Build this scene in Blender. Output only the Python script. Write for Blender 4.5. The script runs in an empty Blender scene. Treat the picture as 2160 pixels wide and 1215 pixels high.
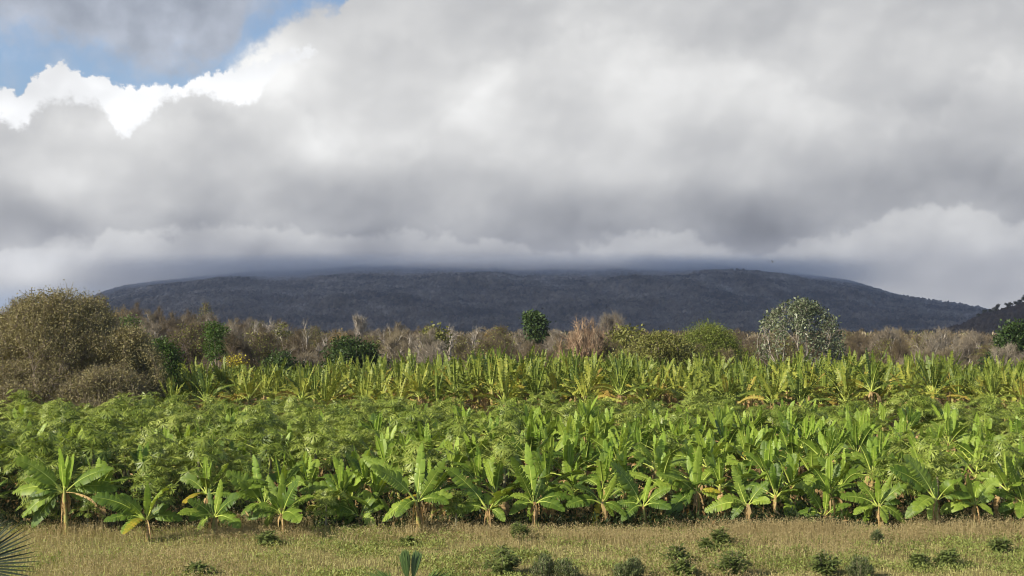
import bpy, math
import numpy as np
from mathutils import Vector, Matrix
R = math.radians
rng = np.random.default_rng(7)
scene = bpy.context.scene
COL = scene.collection

# ------------------------------------------------------------------ camera
FPX, CX, CY, HZ, CAMZ = 2600.0, 1080.0, 607.5, 700.0, 7.0
PITCH = math.atan((HZ - CY) / FPX)
cd = bpy.data.cameras.new('camera')
cam = bpy.data.objects.new('camera', cd)
COL.objects.link(cam)
cd.lens = 36.0 * FPX / 2160.0
cd.sensor_width = 36.0
cd.clip_start = 0.5
cd.clip_end = 60000.0
cam.location = (0, 0, CAMZ)
cam.rotation_euler = (math.pi / 2 + PITCH, 0, 0)
scene.camera = cam

# ------------------------------------------------------------------ view
scene.view_settings.view_transform = 'Standard'
scene.view_settings.look = 'None'
scene.view_settings.gamma = 1.0
scene.view_settings.exposure = 0.40
scene.cycles.use_denoising = True
scene.cycles.denoising_prefilter = 'ACCURATE'
scene.cycles.pixel_filter_type = 'BLACKMAN_HARRIS'
scene.cycles.filter_width = 1.1
scene.cycles.max_bounces = 5
scene.cycles.diffuse_bounces = 2
scene.cycles.glossy_bounces = 1
scene.cycles.transmission_bounces = 3
scene.cycles.volume_bounces = 1
scene.cycles.transparent_max_bounces = 4
scene.cycles.volume_step_rate = 1.0
scene.cycles.volume_max_steps = 64

# ------------------------------------------------------------------ sun
SUN_AZ = R(236)      # compass direction of the sun, clockwise from +Y
SUN_EL = R(29)
sl = bpy.data.lights.new('sun', 'SUN')
sl.energy = 5.0
sl.angle = R(0.5)
sl.color = (1.0, 0.90, 0.72)
sun = bpy.data.objects.new('sun', sl)
COL.objects.link(sun)
sd = Vector((math.sin(SUN_AZ) * math.cos(SUN_EL), math.cos(SUN_AZ) * math.cos(SUN_EL), math.sin(SUN_EL)))
sun.rotation_euler = sd.to_track_quat('Z', 'Y').to_euler()
sun.location = sd * 200


def ray(px, py):
    x = (px - CX) / FPX
    z = -(py - CY) / FPX
    c, s = math.cos(PITCH), math.sin(PITCH)
    return np.array([x, c - z * s, s + z * c])


def P(px, py, Y):
    d = ray(px, py)
    k = Y / d[1]
    return np.array([d[0] * k, Y, CAMZ + d[2] * k])


def G(px, py):
    d = ray(px, py)
    k = -CAMZ / d[2]
    return np.array([d[0] * k, d[1] * k, 0.0])


def pxof(x, y, z):
    c, s = math.cos(PITCH), math.sin(PITCH)
    zz = z - CAMZ
    dy = y * c + zz * s
    dz = -y * s + zz * c
    return CX + FPX * x / dy, CY - FPX * dz / dy


def lin(c):
    c = np.array(c, float) / 255.0
    return np.where(c <= 0.04045, c / 12.92, ((c + 0.055) / 1.055) ** 2.4)


# ------------------------------------------------------------------ world: blue sky with cloud layers laid out by compass direction
def SK(px, py):
    d = ray(px, py)
    az = math.atan2(d[0], d[1])
    el = math.atan2(d[2], math.hypot(d[0], d[1]))
    return az * 2.6, 0.7 - el * 2.6            # degrees-like units: 1 unit = 1/2.6 rad


def make_world():
    w = bpy.data.worlds.new('World')
    scene.world = w
    w.use_nodes = True
    nt = w.node_tree
    N = nt.nodes
    Lk = nt.links
    N.clear()

    def setin(sock, v):
        if isinstance(v, bpy.types.NodeSocket):
            Lk.new(v, sock)
        else:
            sock.default_value = v

    def m(op, a, b=0.0, c=0.0, clamp=False):
        n = N.new('ShaderNodeMath')
        n.operation = op
        n.use_clamp = clamp
        setin(n.inputs[0], a)
        setin(n.inputs[1], b)
        if op in ('MULTIPLY_ADD', 'SMOOTH_MIN', 'SMOOTH_MAX'):
            setin(n.inputs[2], c)
        return n.outputs[0]

    def noise(vec, scale, detail=4.0, rough=0.55, dist=0.0):
        n = N.new('ShaderNodeTexNoise')
        n.noise_dimensions = '3D'
        n.inputs['Scale'].default_value = scale
        n.inputs['Detail'].default_value = detail
        n.inputs['Roughness'].default_value = rough
        n.inputs['Distortion'].default_value = dist
        Lk.new(vec, n.inputs['Vector'])
        return n

    def mr(v, a, b, c=0.0, d=1.0, mode='SMOOTHSTEP'):
        n = N.new('ShaderNodeMapRange')
        n.interpolation_type = mode
        n.clamp = True
        setin(n.inputs[0], v)
        for i, q in enumerate((a, b, c, d)):
            setin(n.inputs[i + 1], q)
        return n.outputs[0]

    def mixc(f, a, b):
        n = N.new('ShaderNodeMix')
        n.data_type = 'RGBA'
        setin(n.inputs['Factor'], f)
        for s, v in ((n.inputs[6], a), (n.inputs[7], b)):
            if isinstance(v, bpy.types.NodeSocket):
                Lk.new(v, s)
            else:
                s.default_value = (*v, 1.0)
        return n.outputs[2]

    def ramp(v, pts):
        n = N.new('ShaderNodeFloatCurve')
        cu = n.mapping.curves[0]
        xs = [p[0] for p in pts]
        lo, hi = min(xs), max(xs)
        n.mapping.use_clip = False
        q = [((x - lo) / (hi - lo), y) for x, y in pts]
        cu.points[0].location = q[0]
        cu.points[1].location = q[-1]
        for a in q[1:-1]:
            cu.points.new(*a)
        n.mapping.update()
        setin(n.inputs['Value'], mr(v, lo, hi, 0.0, 1.0, 'LINEAR'))
        return n.outputs[0]

    tc = N.new('ShaderNodeTexCoord')
    sep = N.new('ShaderNodeSeparateXYZ')
    Lk.new(tc.outputs['Generated'], sep.inputs[0])
    X, Y, Z = sep.outputs
    az = m('ARCTAN2', X, Y)
    el = m('ARCSINE', Z)
    U = m('MULTIPLY', az, 2.6)
    V = m('SUBTRACT', 0.7, m('MULTIPLY', el, 2.6))
    cmb = N.new('ShaderNodeCombineXYZ')
    Lk.new(U, cmb.inputs[0])
    Lk.new(V, cmb.inputs[1])
    UV = cmb.outputs[0]
    # stretched coordinates for the streaky lower cloud
    cm2 = N.new('ShaderNodeCombineXYZ')
    Lk.new(m('MULTIPLY', U, 0.45), cm2.inputs[0])
    Lk.new(V, cm2.inputs[1])
    cm2.inputs[2].default_value = 3.3
    UVs = cm2.outputs[0]

    n1 = noise(UV, 5.0, 3.0, 0.5)
    sp = N.new('ShaderNodeSeparateColor')
    Lk.new(n1.outputs['Color'], sp.inputs[0])
    w1x = m('SUBTRACT', sp.outputs[0], 0.5)
    w1y = m('SUBTRACT', sp.outputs[1], 0.5)
    Uw = m('MULTIPLY_ADD', w1x, 0.14, U)
    Vw = m('MULTIPLY_ADD', w1y, 0.10, V)

    # --- measured tones of the cloud deck (picture x, y, tone 0-1 sRGB)
    S = [(1080, 20, .75), (850, 60, .80), (1250, 80, .84), (1000, 200, .915), (1300, 200, .89), (700, 300, .93), (640, 200, .90),
         (560, 110, .93), (600, 150, .95), (500, 160, .96), (850, 180, .83), (860, 300, .84), (700, 100, .83),
         (400, 330, .82), (450, 240, .81), (150, 250, .86), (330, 260, .86), (250, 380, .86), (60, 350, .85), (500, 400, .80), (650, 440, .71), (1080, 420, .71), (1320, 330, .86),
         (1050, 320, .86), (820, 440, .70), (350, 470, .74), (1500, 150, .83), (1500, 300, .80), (1620, 220, .88), (1690, 240, .85), (1660, 330, .78), (1480, 60, .76), (1570, 80, .74), (1560, 400, .73), (1300, 430, .72),
         (1620, 490, .53), (1500, 470, .58), (1300, 490, .60), (1180, 480, .64), (1380, 520, .72), (1460, 530, .71), (1240, 520, .69), (1100, 520, .63),
         (1560, 550, .65), (1650, 540, .66), (1750, 500, .71), (1950, 480, .76), (2030, 450, .79), (1900, 500, .76), (2120, 480, .77), (2130, 420, .63), (1950, 410, .67),
         (1750, 430, .68), (1850, 330, .75), (2000, 200, .76), (1850, 120, .80), (2060, 140, .81), (2100, 300, .74), (1760, 60, .79), (2100, 30, .74), (1900, 250, .76),
         (50, 495, .62), (160, 490, .68), (250, 505, .81), (60, 540, .84), (180, 550, .80), (300, 540, .70), (60, 430, .80), (150, 600, .72), (20, 615, .74), (250, 590, .60),
         (400, 560, .57), (550, 520, .70), (700, 500, .71), (560, 570, .50), (800, 550, .52), (1000, 560, .55), (950, 500, .71), (480, 480, .72), (850, 520, .62),
         (1200, 560, .60), (1400, 565, .62), (1700, 590, .62), (1850, 570, .67), (2000, 560, .66), (2100, 600, .69), (1980, 620, .70), (2100, 540, .68),
         (1080, 250, .88), (940, 380, .78), (1200, 380, .81), (300, 430, .82), (150, 430, .82), (1400, 250, .89), (1420, 380, .80), (2150, 380, .68), (1780, 560, .66)]
    pts = np.array([SK(a, b) for a, b, _ in S])
    val = np.array([c for _, _, c in S])
    ax = 0.62
    Q = pts * [ax, 1.0]
    BASE = 0.76
    sig = 0.056
    D2 = ((Q[:, None] - Q[None]) ** 2).sum(-1)
    K = np.exp(-D2 / (2 * sig ** 2))
    wts = np.linalg.solve(K + 0.07 * np.eye(len(S)), val - BASE)
    Ua = m('MULTIPLY', Uw, ax)
    acc = None
    for (qx, qy), wt in zip(Q, wts):
        dx = m('SUBTRACT', Ua, float(qx))
        dy = m('SUBTRACT', Vw, float(qy))
        r2 = m('MULTIPLY_ADD', dx, dx, m('MULTIPLY', dy, dy))
        e = m('POWER', math.exp(-1 / (2 * sig ** 2) / 100), m('MULTIPLY', r2, 100.0))
        acc = m('MULTIPLY_ADD', e, float(wt), acc if acc is not None else BASE)
    # soft billow relief on top of the measured tones
    nwp = noise(UV, 8.0, 5.0, 0.55)
    sc_ = N.new('ShaderNodeVectorMath')
    sc_.operation = 'MULTIPLY_ADD'
    Lk.new(nwp.outputs['Color'], sc_.inputs[0])
    sc_.inputs[1].default_value = (0.10, 0.08, 0.0)
    Lk.new(UV, sc_.inputs[2])

    def puffs(o):
        off = N.new('ShaderNodeVectorMath')
        off.operation = 'ADD'
        Lk.new(sc_.outputs[0], off.inputs[0])
        off.inputs[1].default_value = (o[0], o[1], 0.0)
        v = N.new('ShaderNodeTexVoronoi')
        v.voronoi_dimensions = '2D'
        v.feature = 'SMOOTH_F1'
        v.inputs['Scale'].default_value = 5.0
        v.inputs['Detail'].default_value = 2.0
        v.inputs['Roughness'].default_value = 0.5
        v.inputs['Smoothness'].default_value = 0.8
        Lk.new(off.outputs[0], v.inputs['Vector'])
        return v.outputs['Distance']
    pf = puffs((0, 0))
    relief = m('MULTIPLY_ADD', m('SUBTRACT', puffs((0.008, 0.016)), pf), -1.0, m('MULTIPLY', m('SUBTRACT', 0.42, pf), 0.35))
    ns = noise(UVs, 9.0, 5.0, 0.55)
    tone = m('MULTIPLY_ADD', relief, 0.15, acc)
    tone = m('MULTIPLY_ADD', m('SUBTRACT', ns.outputs[0], 0.5), 0.10, tone)
    tone = m('MULTIPLY_ADD', mr(V, 0.38, 0.60), 0.10, tone)
    tone = m('MINIMUM', m('MAXIMUM', tone, 0.4), 0.965)
    tone = m('MULTIPLY_ADD', mr(V, 0.28, 0.46, 1.0, 0.0), 0.028, tone)
    # low banks of brighter cloud with lumpy tops in front of the darker base
    def bank(points, up, dn, gain, soft, a1, a2):
        pp = [SK(a, b) for a, b in points]
        e_ = ramp(U, pp)
        nz = noise(UV, 26.0, 4.0, 0.6)
        nz2 = noise(UV, 9.0, 2.0, 0.5)
        d_ = m('SUBTRACT', V, e_)
        d_ = m('MULTIPLY_ADD', m('SUBTRACT', nz.outputs[0], 0.5), a1, d_)
        d_ = m('MULTIPLY_ADD', m('SUBTRACT', nz2.outputs[0], 0.5), a2, d_)
        on = mr(d_, -soft, soft)
        body = m('MULTIPLY', on, mr(d_, 0.0, dn, gain, 0.0))
        dark = m('MULTIPLY', m('SUBTRACT', 1.0, on), mr(d_, -up, 0.0, 0.0, -gain * 0.55))
        return m('ADD', body, dark)
    bk = bank([(-60, 520), (0, 516), (70, 526), (140, 514), (200, 500), (235, 480), (270, 478), (310, 500), (400, 492), (470, 478), (560, 474), (640, 486), (760, 494), (900, 488), (1000, 500), (1100, 520), (1180, 528), (1240, 516),
               (1330, 500), (1400, 503), (1480, 512), (1545, 530), (1610, 530), (1670, 512), (1760, 502), (1830, 470), (1880, 446), (1950, 432), (2040, 436), (2090, 450), (2220, 458)], 0.06, 0.10, 0.060, 0.011, 0.07, 0.09)
    tone = m('ADD', tone, bk)
    bk2 = bank([(-60, 255), (200, 250), (420, 245), (560, 215), (640, 235), (700, 300), (800, 330), (900, 300), (960, 240), (1050, 130), (1150, 95), (1250, 60), (1340, 62), (1420, 100), (1500, 108), (1600, 110), (1640, 170), (1720, 205), (1800, 235), (1950, 240), (2060, 160), (2220, 150)], 0.05, 0.12, 0.028, 0.030, 0.09, 0.16)
    tone = m('ADD', tone, bk2)
    lt = m('POWER', tone, 2.25)
    # darker cloud is bluer
    tint = mixc(mr(tone, 0.5, 0.92), (0.965, 0.995, 1.065), (1.0, 1.0, 0.985))

    def scale(c, f):
        n = N.new('ShaderNodeVectorMath')
        n.operation = 'SCALE'
        Lk.new(c, n.inputs[0])
        setin(n.inputs['Scale'], f)
        return n.outputs[0]
    deck = scale(tint, lt)

    # --- edges: front deck edge and the white cumulus behind it
    nf = noise(UV, 55.0, 5.0, 0.6)
    fine = m('SUBTRACT', nf.outputs[0], 0.5)
    nf2 = noise(UV, 15.0, 4.0, 0.55)
    fine2 = m('SUBTRACT', nf2.outputs[0], 0.5)

    def edge(points, soft, amp, amp2):
        pp = [SK(a, b) for a, b in points]
        e = ramp(U, pp)
        d = m('SUBTRACT', V, e)
        d = m('MULTIPLY_ADD', fine, amp, d)
        d = m('MULTIPLY_ADD', fine2, amp2, d)
        return mr(d, -soft, soft)
    front = edge([(-60, 250), (0, 245), (40, 268), (75, 235), (110, 214), (160, 212), (200, 222), (235, 262), (262, 292), (290, 260),
                  (330, 232), (365, 212), (420, 200), (470, 208), (505, 218), (535, 212), (560, 180), (590, 140), (630, 122), (660, 116), (685, 80), (720, 10), (800, -60), (1000, -300), (2220, -300)],
                 0.013, 0.050, 0.045)
    white = edge([(-60, 185), (0, 180), (22, 186), (40, 205), (50, 190), (68, 160), (95, 143), (130, 138), (165, 152), (195, 163), (225, 162), (245, 180), (280, 179),
                  (330, 179), (385, 180), (402, 165), (430, 157), (480, 150), (530, 138), (570, 122), (620, 108), (665, 104), (690, 160), (720, 400), (2220, 400)],
                 0.0065, 0.050, 0.040)
    # far feathered veil that softens the right shoulder of the cumulus
    veil = edge([(-60, 300), (400, 300), (480, 150), (560, 75), (640, 22), (690, 12), (730, 22), (800, 12), (880, -40), (1000, -300), (2220, -300)], 0.030, 0.05, 0.05)
    # thin grey sheet in the top left
    top = m('SUBTRACT', 1.0, edge([(-60, 60), (0, 62), (80, 85), (160, 95), (240, 130), (300, 150), (400, 152), (480, 130), (510, 90), (520, 50), (560, 25), (620, -20), (700, -200), (2220, -300)], 0.055, 0.05, 0.12))
    upgrey = m('POWER', m('MULTIPLY_ADD', fine2, 0.20, m('MULTIPLY_ADD', relief, 0.3, m('MULTIPLY_ADD', mr(V, 0.0, 0.15), 0.07, 0.70))), 2.25)
    upper = scale(mixc(0.0, (0.96, 1.0, 1.10), (1, 1, 1)), upgrey)
    whitecol = scale(mixc(0.0, (0.99, 1.0, 1.01), (1, 1, 1)), m('MULTIPLY_ADD', relief, 0.6, m('MULTIPLY_ADD', mr(m('SUBTRACT', V, m('MULTIPLY', U, -0.1)), 0.05, 0.20), 0.26, 0.90)))

    sky = N.new('ShaderNodeTexSky')
    sky.sky_type = 'NISHITA'
    sky.sun_disc = False
    sky.sun_elevation = SUN_EL
    sky.sun_rotation = SUN_AZ
    sky.altitude = 100
    sky.air_density = 1.0
    sky.dust_density = 1.0
    sky.ozone_density = 3.0
    bsky = N.new('ShaderNodeBackground')
    Lk.new(sky.outputs[0], bsky.inputs[0])
    bsky.inputs[1].default_value = 0.125
    bcl = N.new('ShaderNodeBackground')
    bcl.inputs[1].default_value = 0.83
    # combine cloud colours
    ccol = mixc(veil, upper, deck)
    ccol = mixc(white, ccol, whitecol)
    ccol = mixc(front, ccol, deck)
    # whole-sky masks: broken cloud away from the picture
    gn = noise(tc.outputs['Generated'], 2.2, 5.0, 0.55)
    aziso = m('ABSOLUTE', az)
    infront = mr(aziso, 0.55, 0.9, 1.0, 0.0)
    elin = mr(el, 0.33, 0.6, 1.0, 0.0)
    infront = m('MULTIPLY', infront, elin)
    broken = mr(gn.outputs[0], 0.55, 0.68)
    am = m('MAXIMUM', m('MAXIMUM', white, front), m('MAXIMUM', m('MULTIPLY', top, 0.85), veil))
    am = m('MAXIMUM', am, m('MULTIPLY_ADD', mr(fine2, -0.15, 0.2), 0.28, 0.10))
    am = m('MULTIPLY', am, infront)
    am = m('MAXIMUM', am, m('MULTIPLY', m('SUBTRACT', 1.0, infront), m('MULTIPLY', broken, 0.6)))
    # pale blue gap low on the left and far right horizon
    lowgap = m('MULTIPLY', mr(U, SK(150, 600)[0], SK(330, 600)[0], 1.0, 0.0), mr(V, 0.59, 0.66))
    hazeb = mixc(m('MULTIPLY', lowgap, 0.75), ccol, (0.40, 0.52, 0.70))
    Lk.new(hazeb, bcl.inputs[0])
    ms = N.new('ShaderNodeMixShader')
    Lk.new(am, ms.inputs[0])
    Lk.new(bsky.outputs[0], ms.inputs[1])
    Lk.new(bcl.outputs[0], ms.inputs[2])
    out = N.new('ShaderNodeOutputWorld')
    Lk.new(ms.outputs[0], out.inputs[0])
    w.cycles.sampling_method = 'MANUAL'
    w.cycles.sample_map_resolution = 512


make_world()


# ------------------------------------------------------------------ materials
def mat_base(name):
    m = bpy.data.materials.new(name)
    m.use_nodes = True
    nt = m.node_tree
    for n in list(nt.nodes):
        nt.nodes.remove(n)
    return m, nt


def leafmat(name, cols, trans=0.35, rough=0.5, noise_scale=0.6, island=0.6, spec=0.35, tint=1.25, objw=0.3, island_fine=None):
    """cols: list of base colours (linear) picked by a blend of per-leaf, per-plant and patch variation"""
    m, nt = mat_base(name)
    N, L = nt.nodes, nt.links
    geo = N.new('ShaderNodeNewGeometry')
    oi = N.new('ShaderNodeObjectInfo')
    tc = N.new('ShaderNodeTexCoord')
    no = N.new('ShaderNodeTexNoise')
    no.inputs['Scale'].default_value = noise_scale
    no.inputs['Detail'].default_value = 3
    L.new(geo.outputs['Position'], no.inputs['Vector'])
    a = N.new('ShaderNodeMath'); a.operation = 'MULTIPLY'
    L.new(geo.outputs['Random Per Island'], a.inputs[0]); a.inputs[1].default_value = island
    b = N.new('ShaderNodeMath'); b.operation = 'MULTIPLY_ADD'
    L.new(oi.outputs['Random'], b.inputs[0]); b.inputs[1].default_value = objw
    L.new(a.outputs[0], b.inputs[2])
    c = N.new('ShaderNodeMath'); c.operation = 'MULTIPLY_ADD'
    L.new(no.outputs[0], c.inputs[0]); c.inputs[1].default_value = max(0.0, 1.0 - island - objw) * 2.0
    L.new(b.outputs[0], c.inputs[2])
    cr = N.new('ShaderNodeValToRGB')
    els = cr.color_ramp.elements
    n = len(cols)
    els[0].position = 0.1; els[0].color = (*cols[0], 1)
    els[1].position = 0.95; els[1].color = (*cols[-1], 1)
    for i in range(1, n - 1):
        e = els.new(0.1 + 0.85 * i / (n - 1)); e.color = (*cols[i], 1)
    L.new(c.outputs[0], cr.inputs[0])
    p = N.new('ShaderNodeBsdfPrincipled')
    L.new(cr.outputs[0], p.inputs['Base Color'])
    p.inputs['Roughness'].default_value = rough
    p.inputs['Specular IOR Level'].default_value = spec
    out = N.new('ShaderNodeOutputMaterial')
    if trans > 0:
        t = N.new('ShaderNodeBsdfTranslucent')
        mx = N.new('ShaderNodeMix'); mx.data_type = 'RGBA'; mx.blend_type = 'MULTIPLY'
        mx.inputs['Factor'].default_value = 1.0
        L.new(cr.outputs[0], mx.inputs[6])
        mx.inputs[7].default_value = (tint * 1.1, tint, tint * 0.5, 1)
        L.new(mx.outputs[2], t.inputs[0])
        ms = N.new('ShaderNodeMixShader'); ms.inputs[0].default_value = trans
        L.new(p.outputs[0], ms.inputs[1]); L.new(t.outputs[0], ms.inputs[2])
        L.new(ms.outputs[0], out.inputs[0])
    else:
        L.new(p.outputs[0], out.inputs[0])
    return m


def noisemat(name, cols, scale=4.0, rough=0.85, detail=5, scale2=None, bump=0.0, lo=.34, hi=.66):
    m, nt = mat_base(name)
    N, L = nt.nodes, nt.links
    geo = N.new('ShaderNodeNewGeometry')
    no = N.new('ShaderNodeTexNoise')
    no.inputs['Scale'].default_value = scale
    no.inputs['Detail'].default_value = detail
    no.inputs['Roughness'].default_value = 0.65
    L.new(geo.outputs['Position'], no.inputs['Vector'])
    src = no.outputs[0]
    if scale2:
        n2 = N.new('ShaderNodeTexNoise')
        n2.inputs['Scale'].default_value = scale2
        n2.inputs['Detail'].default_value = 4
        L.new(geo.outputs['Position'], n2.inputs['Vector'])
        mm = N.new('ShaderNodeMath'); mm.operation = 'ADD'
        L.new(src, mm.inputs[0]); L.new(n2.outputs[0], mm.inputs[1])
        m2 = N.new('ShaderNodeMath'); m2.operation = 'MULTIPLY'; m2.inputs[1].default_value = 0.5
        L.new(mm.outputs[0], m2.inputs[0])
        src = m2.outputs[0]
    cr = N.new('ShaderNodeValToRGB')
    els = cr.color_ramp.elements
    n = len(cols)
    els[0].position = lo; els[0].color = (*cols[0], 1)
    els[1].position = hi; els[1].color = (*cols[-1], 1)
    for i in range(1, n - 1):
        e = els.new(lo + (hi - lo) * i / (n - 1)); e.color = (*cols[i], 1)
    L.new(src, cr.inputs[0])
    p = N.new('ShaderNodeBsdfPrincipled')
    L.new(cr.outputs[0], p.inputs['Base Color'])
    p.inputs['Roughness'].default_value = rough
    p.inputs['Specular IOR Level'].default_value = 0.2
    if bump:
        bp = N.new('ShaderNodeBump'); bp.inputs['Strength'].default_value = bump
        bp.inputs['Distance'].default_value = 0.05
        L.new(no.outputs[0], bp.inputs['Height']); L.new(bp.outputs[0], p.inputs['Normal'])
    out = N.new('ShaderNodeOutputMaterial')
    L.new(p.outputs[0], out.inputs[0])
    return m


M = {}
M['banana'] = leafmat('banana_leaf_green', [(.028, .062, .010), (.070, .13, .016), (.135, .21, .024), (.24, .33, .045)], .24, .52, .25, .18, .45, 1.45, .5)
M['banana_pale'] = leafmat('banana_leaf_pale', [(.15, .26, .025), (.24, .36, .045), (.34, .45, .075)], .34, .45, .4, .3, .4, 1.3, .5)
M['banana_yellow'] = leafmat('banana_leaf_yellow', [(.14, .22, .03), (.28, .30, .035), (.42, .34, .04), (.36, .24, .06)], .3, .5, 1.5, .35, .3, 1.1, .3)
M['banana_dry'] = leafmat('banana_leaf_dry', [(.14, .07, .03), (.30, .19, .08), (.45, .33, .16), (.24, .13, .06)], .15, .8, 1.2, .45, .15, 1.0, .3)
M['far_green'] = leafmat('tall_banana_leaf', [(.025, .055, .012), (.08, .13, .02), (.19, .235, .035), (.40, .41, .075)], .22, .5, .12, .25, .35, 1.25, .45)
M['far_yellow'] = leafmat('tall_banana_leaf_yellow', [(.20, .24, .04), (.36, .34, .05), (.42, .33, .07), (.30, .20, .06)], .3, .5, .3, .35, .3, 1.1, .4)
M['rib'] = noisemat('banana_midrib', [(.34, .44, .08), (.52, .58, .14)], 2.0, .5)
M['rib_dry'] = noisemat('dry_midrib', [(.30, .20, .08), (.45, .33, .14)], 2.0, .7)
M['stem'] = noisemat('banana_pseudostem', [(.10, .055, .03), (.38, .27, .10), (.30, .34, .09), (.42, .36, .14)], 5.0, .7, 4)
M['papaya'] = leafmat('papaya_leaf', [(.034, .060, .012), (.095, .145, .022), (.20, .265, .04), (.37, .43, .11)], .18, .45, .3, .45, .5, 1.3, .25)
M['papaya_stem'] = noisemat('papaya_trunk', [(.16, .15, .09), (.30, .28, .18)], 6.0, .8)


# ------------------------------------------------------------------ mesh helpers
def build(name, V, F, mats, mi=None, parent=None, smooth=False, link=True):
    """V (n,3), F (m,4) array; a face whose last two indices are equal is a triangle"""
    V = np.asarray(V, np.float32)
    me = bpy.data.meshes.new(name)
    if isinstance(F, np.ndarray):
        F = F.astype(np.int32)
        if F.shape[1] == 4:
            tri = F[:, 2] == F[:, 3]
        else:
            tri = np.zeros(len(F), bool)
        cnt = np.full(len(F), F.shape[1], np.int32)
        cnt[tri] = 3
        mask = np.ones(F.shape, bool)
        if F.shape[1] == 4:
            mask[tri, 3] = False
        loops = F[mask]
        me.vertices.add(len(V)); me.vertices.foreach_set('co', V.ravel())
        me.loops.add(len(loops)); me.loops.foreach_set('vertex_index', loops)
        me.polygons.add(len(F))
        st = np.concatenate([[0], np.cumsum(cnt)[:-1]]).astype(np.int32)
        me.polygons.foreach_set('loop_start', st)
        if mi is not None:
            me.polygons.foreach_set('material_index', np.asarray(mi, np.int32))
        if smooth:
            me.polygons.foreach_set('use_smooth', np.ones(len(F), bool))
    for m in (mats if isinstance(mats, (list, tuple)) else [mats]):
        me.materials.append(m)
    me.update(calc_edges=True)
    if not link:
        return me
    o = bpy.data.objects.new(name, me)
    COL.objects.link(o)
    if parent is not None:
        o.parent = parent
    return o


def place(name, me, parent=None, loc=(0, 0, 0), rz=0.0, sc=1.0):
    o = bpy.data.objects.new(name, me)
    COL.objects.link(o)
    o.location = loc
    o.rotation_euler = (0, 0, rz)
    o.scale = (sc, sc, sc) if np.isscalar(sc) else sc
    if parent is not None:
        o.parent = parent
    return o


def tag(o, label=None, cat=None, group=None, kind=None):
    if label: o['label'] = label
    if cat: o['category'] = cat
    if group: o['group'] = group
    if kind: o['kind'] = kind
    return o


def empty(name, loc, label, cat, group=None):
    o = bpy.data.objects.new(name, None)
    o.empty_display_size = 0.3
    COL.objects.link(o)
    o.location = tuple(float(v) for v in loc)
    return tag(o, label, cat, group)


class Acc:
    def __init__(s):
        s.V, s.F, s.M, s.n = [], [], [], 0

    def add(s, V, F, mi=0):
        V = np.asarray(V, float).reshape(-1, 3); F = np.asarray(F, int)
        if F.shape[1] == 3:
            F = np.concatenate([F, F[:, 2:3]], 1)
        s.V.append(V); s.F.append(F + s.n)
        s.M.append(np.full(len(F), mi) if np.isscalar(mi) else np.asarray(mi))
        s.n += len(V)

    def get(s):
        return np.concatenate(s.V), np.concatenate(s.F), np.concatenate(s.M)

    def make(s, name, mats, parent=None, smooth=False, link=True):
        V, F, mi = s.get()
        return build(name, V, F, mats, mi, parent, smooth, link)


def unit(v):
    v = np.asarray(v, float)
    return v / (np.linalg.norm(v, axis=-1, keepdims=True) + 1e-9)


def tubes(P0, P1, r0, r1, k=4):
    """separate tapered prisms for many segments at once"""
    P0 = np.asarray(P0, float); P1 = np.asarray(P1, float)
    d = unit(P1 - P0)
    ref = np.where(np.abs(d[:, 2:3]) > 0.9, [[1.0, 0, 0]], [[0, 0, 1.0]])
    a = unit(np.cross(d, ref)); b = np.cross(d, a)
    an = np.arange(k) * 2 * np.pi / k
    ring = a[:, None] * np.cos(an)[None, :, None] + b[:, None] * np.sin(an)[None, :, None]
    A = P0[:, None] + ring * np.asarray(r0)[:, None, None]
    B = P1[:, None] + ring * np.asarray(r1)[:, None, None]
    V = np.concatenate([A, B], 1).reshape(-1, 3)
    i = np.arange(k); j = (i + 1) % k
    f = np.stack([i, j, j + k, i + k], 1)
    F = (f[None] + (np.arange(len(P0)) * 2 * k)[:, None, None]).reshape(-1, 4)
    return V, F


def polytube(pts, rad, k=6):
    """one connected tube along a polyline"""
    pts = np.asarray(pts, float); n = len(pts)
    t = unit(np.gradient(pts, axis=0))
    ref = np.array([0, 0, 1.0]) if abs(t[0, 2]) < 0.9 else np.array([1.0, 0, 0])
    a = unit(np.cross(t, ref)); b = np.cross(t, a)
    an = np.arange(k) * 2 * np.pi / k
    V = pts[:, None] + (a[:, None] * np.cos(an)[None, :, None] + b[:, None] * np.sin(an)[None, :, None]) * np.asarray(rad)[:, None, None]
    F = []
    for i in range(n - 1):
        for q in range(k):
            F.append([i * k + q, i * k + (q + 1) % k, (i + 1) * k + (q + 1) % k, (i + 1) * k + q])
    return V.reshape(-1, 3), np.array(F)


def cards(C, D, N, L, W):
    """rhombic leaves: base at C, pointing along D, flat normal N"""
    D = unit(D); S = unit(np.cross(D, N))
    Nn = np.cross(S, D)
    L = np.asarray(L)[:, None]; W = np.asarray(W)[:, None]
    mid = C + D * L * 0.45
    V = np.stack([C, mid + S * W * .5 - Nn * W * .12, C + D * L, mid - S * W * .5 - Nn * W * .12], 1).reshape(-1, 3)
    F = (np.arange(len(C)) * 4)[:, None] + np.arange(4)[None]
    return V, F


def vnoise(x, y, scale, seed=0):
    r = np.random.default_rng(seed)
    g = r.random((64, 64))
    u = np.asarray(x) / scale; v = np.asarray(y) / scale
    i = np.floor(u).astype(int); j = np.floor(v).astype(int)
    fu = u - i; fv = v - j
    fu = fu * fu * (3 - 2 * fu); fv = fv * fv * (3 - 2 * fv)
    a = g[i % 64, j % 64]; b = g[(i + 1) % 64, j % 64]; c = g[i % 64, (j + 1) % 64]; d = g[(i + 1) % 64, (j + 1) % 64]
    return (a * (1 - fu) + b * fu) * (1 - fv) + (c * (1 - fu) + d * fu) * fv


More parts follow.
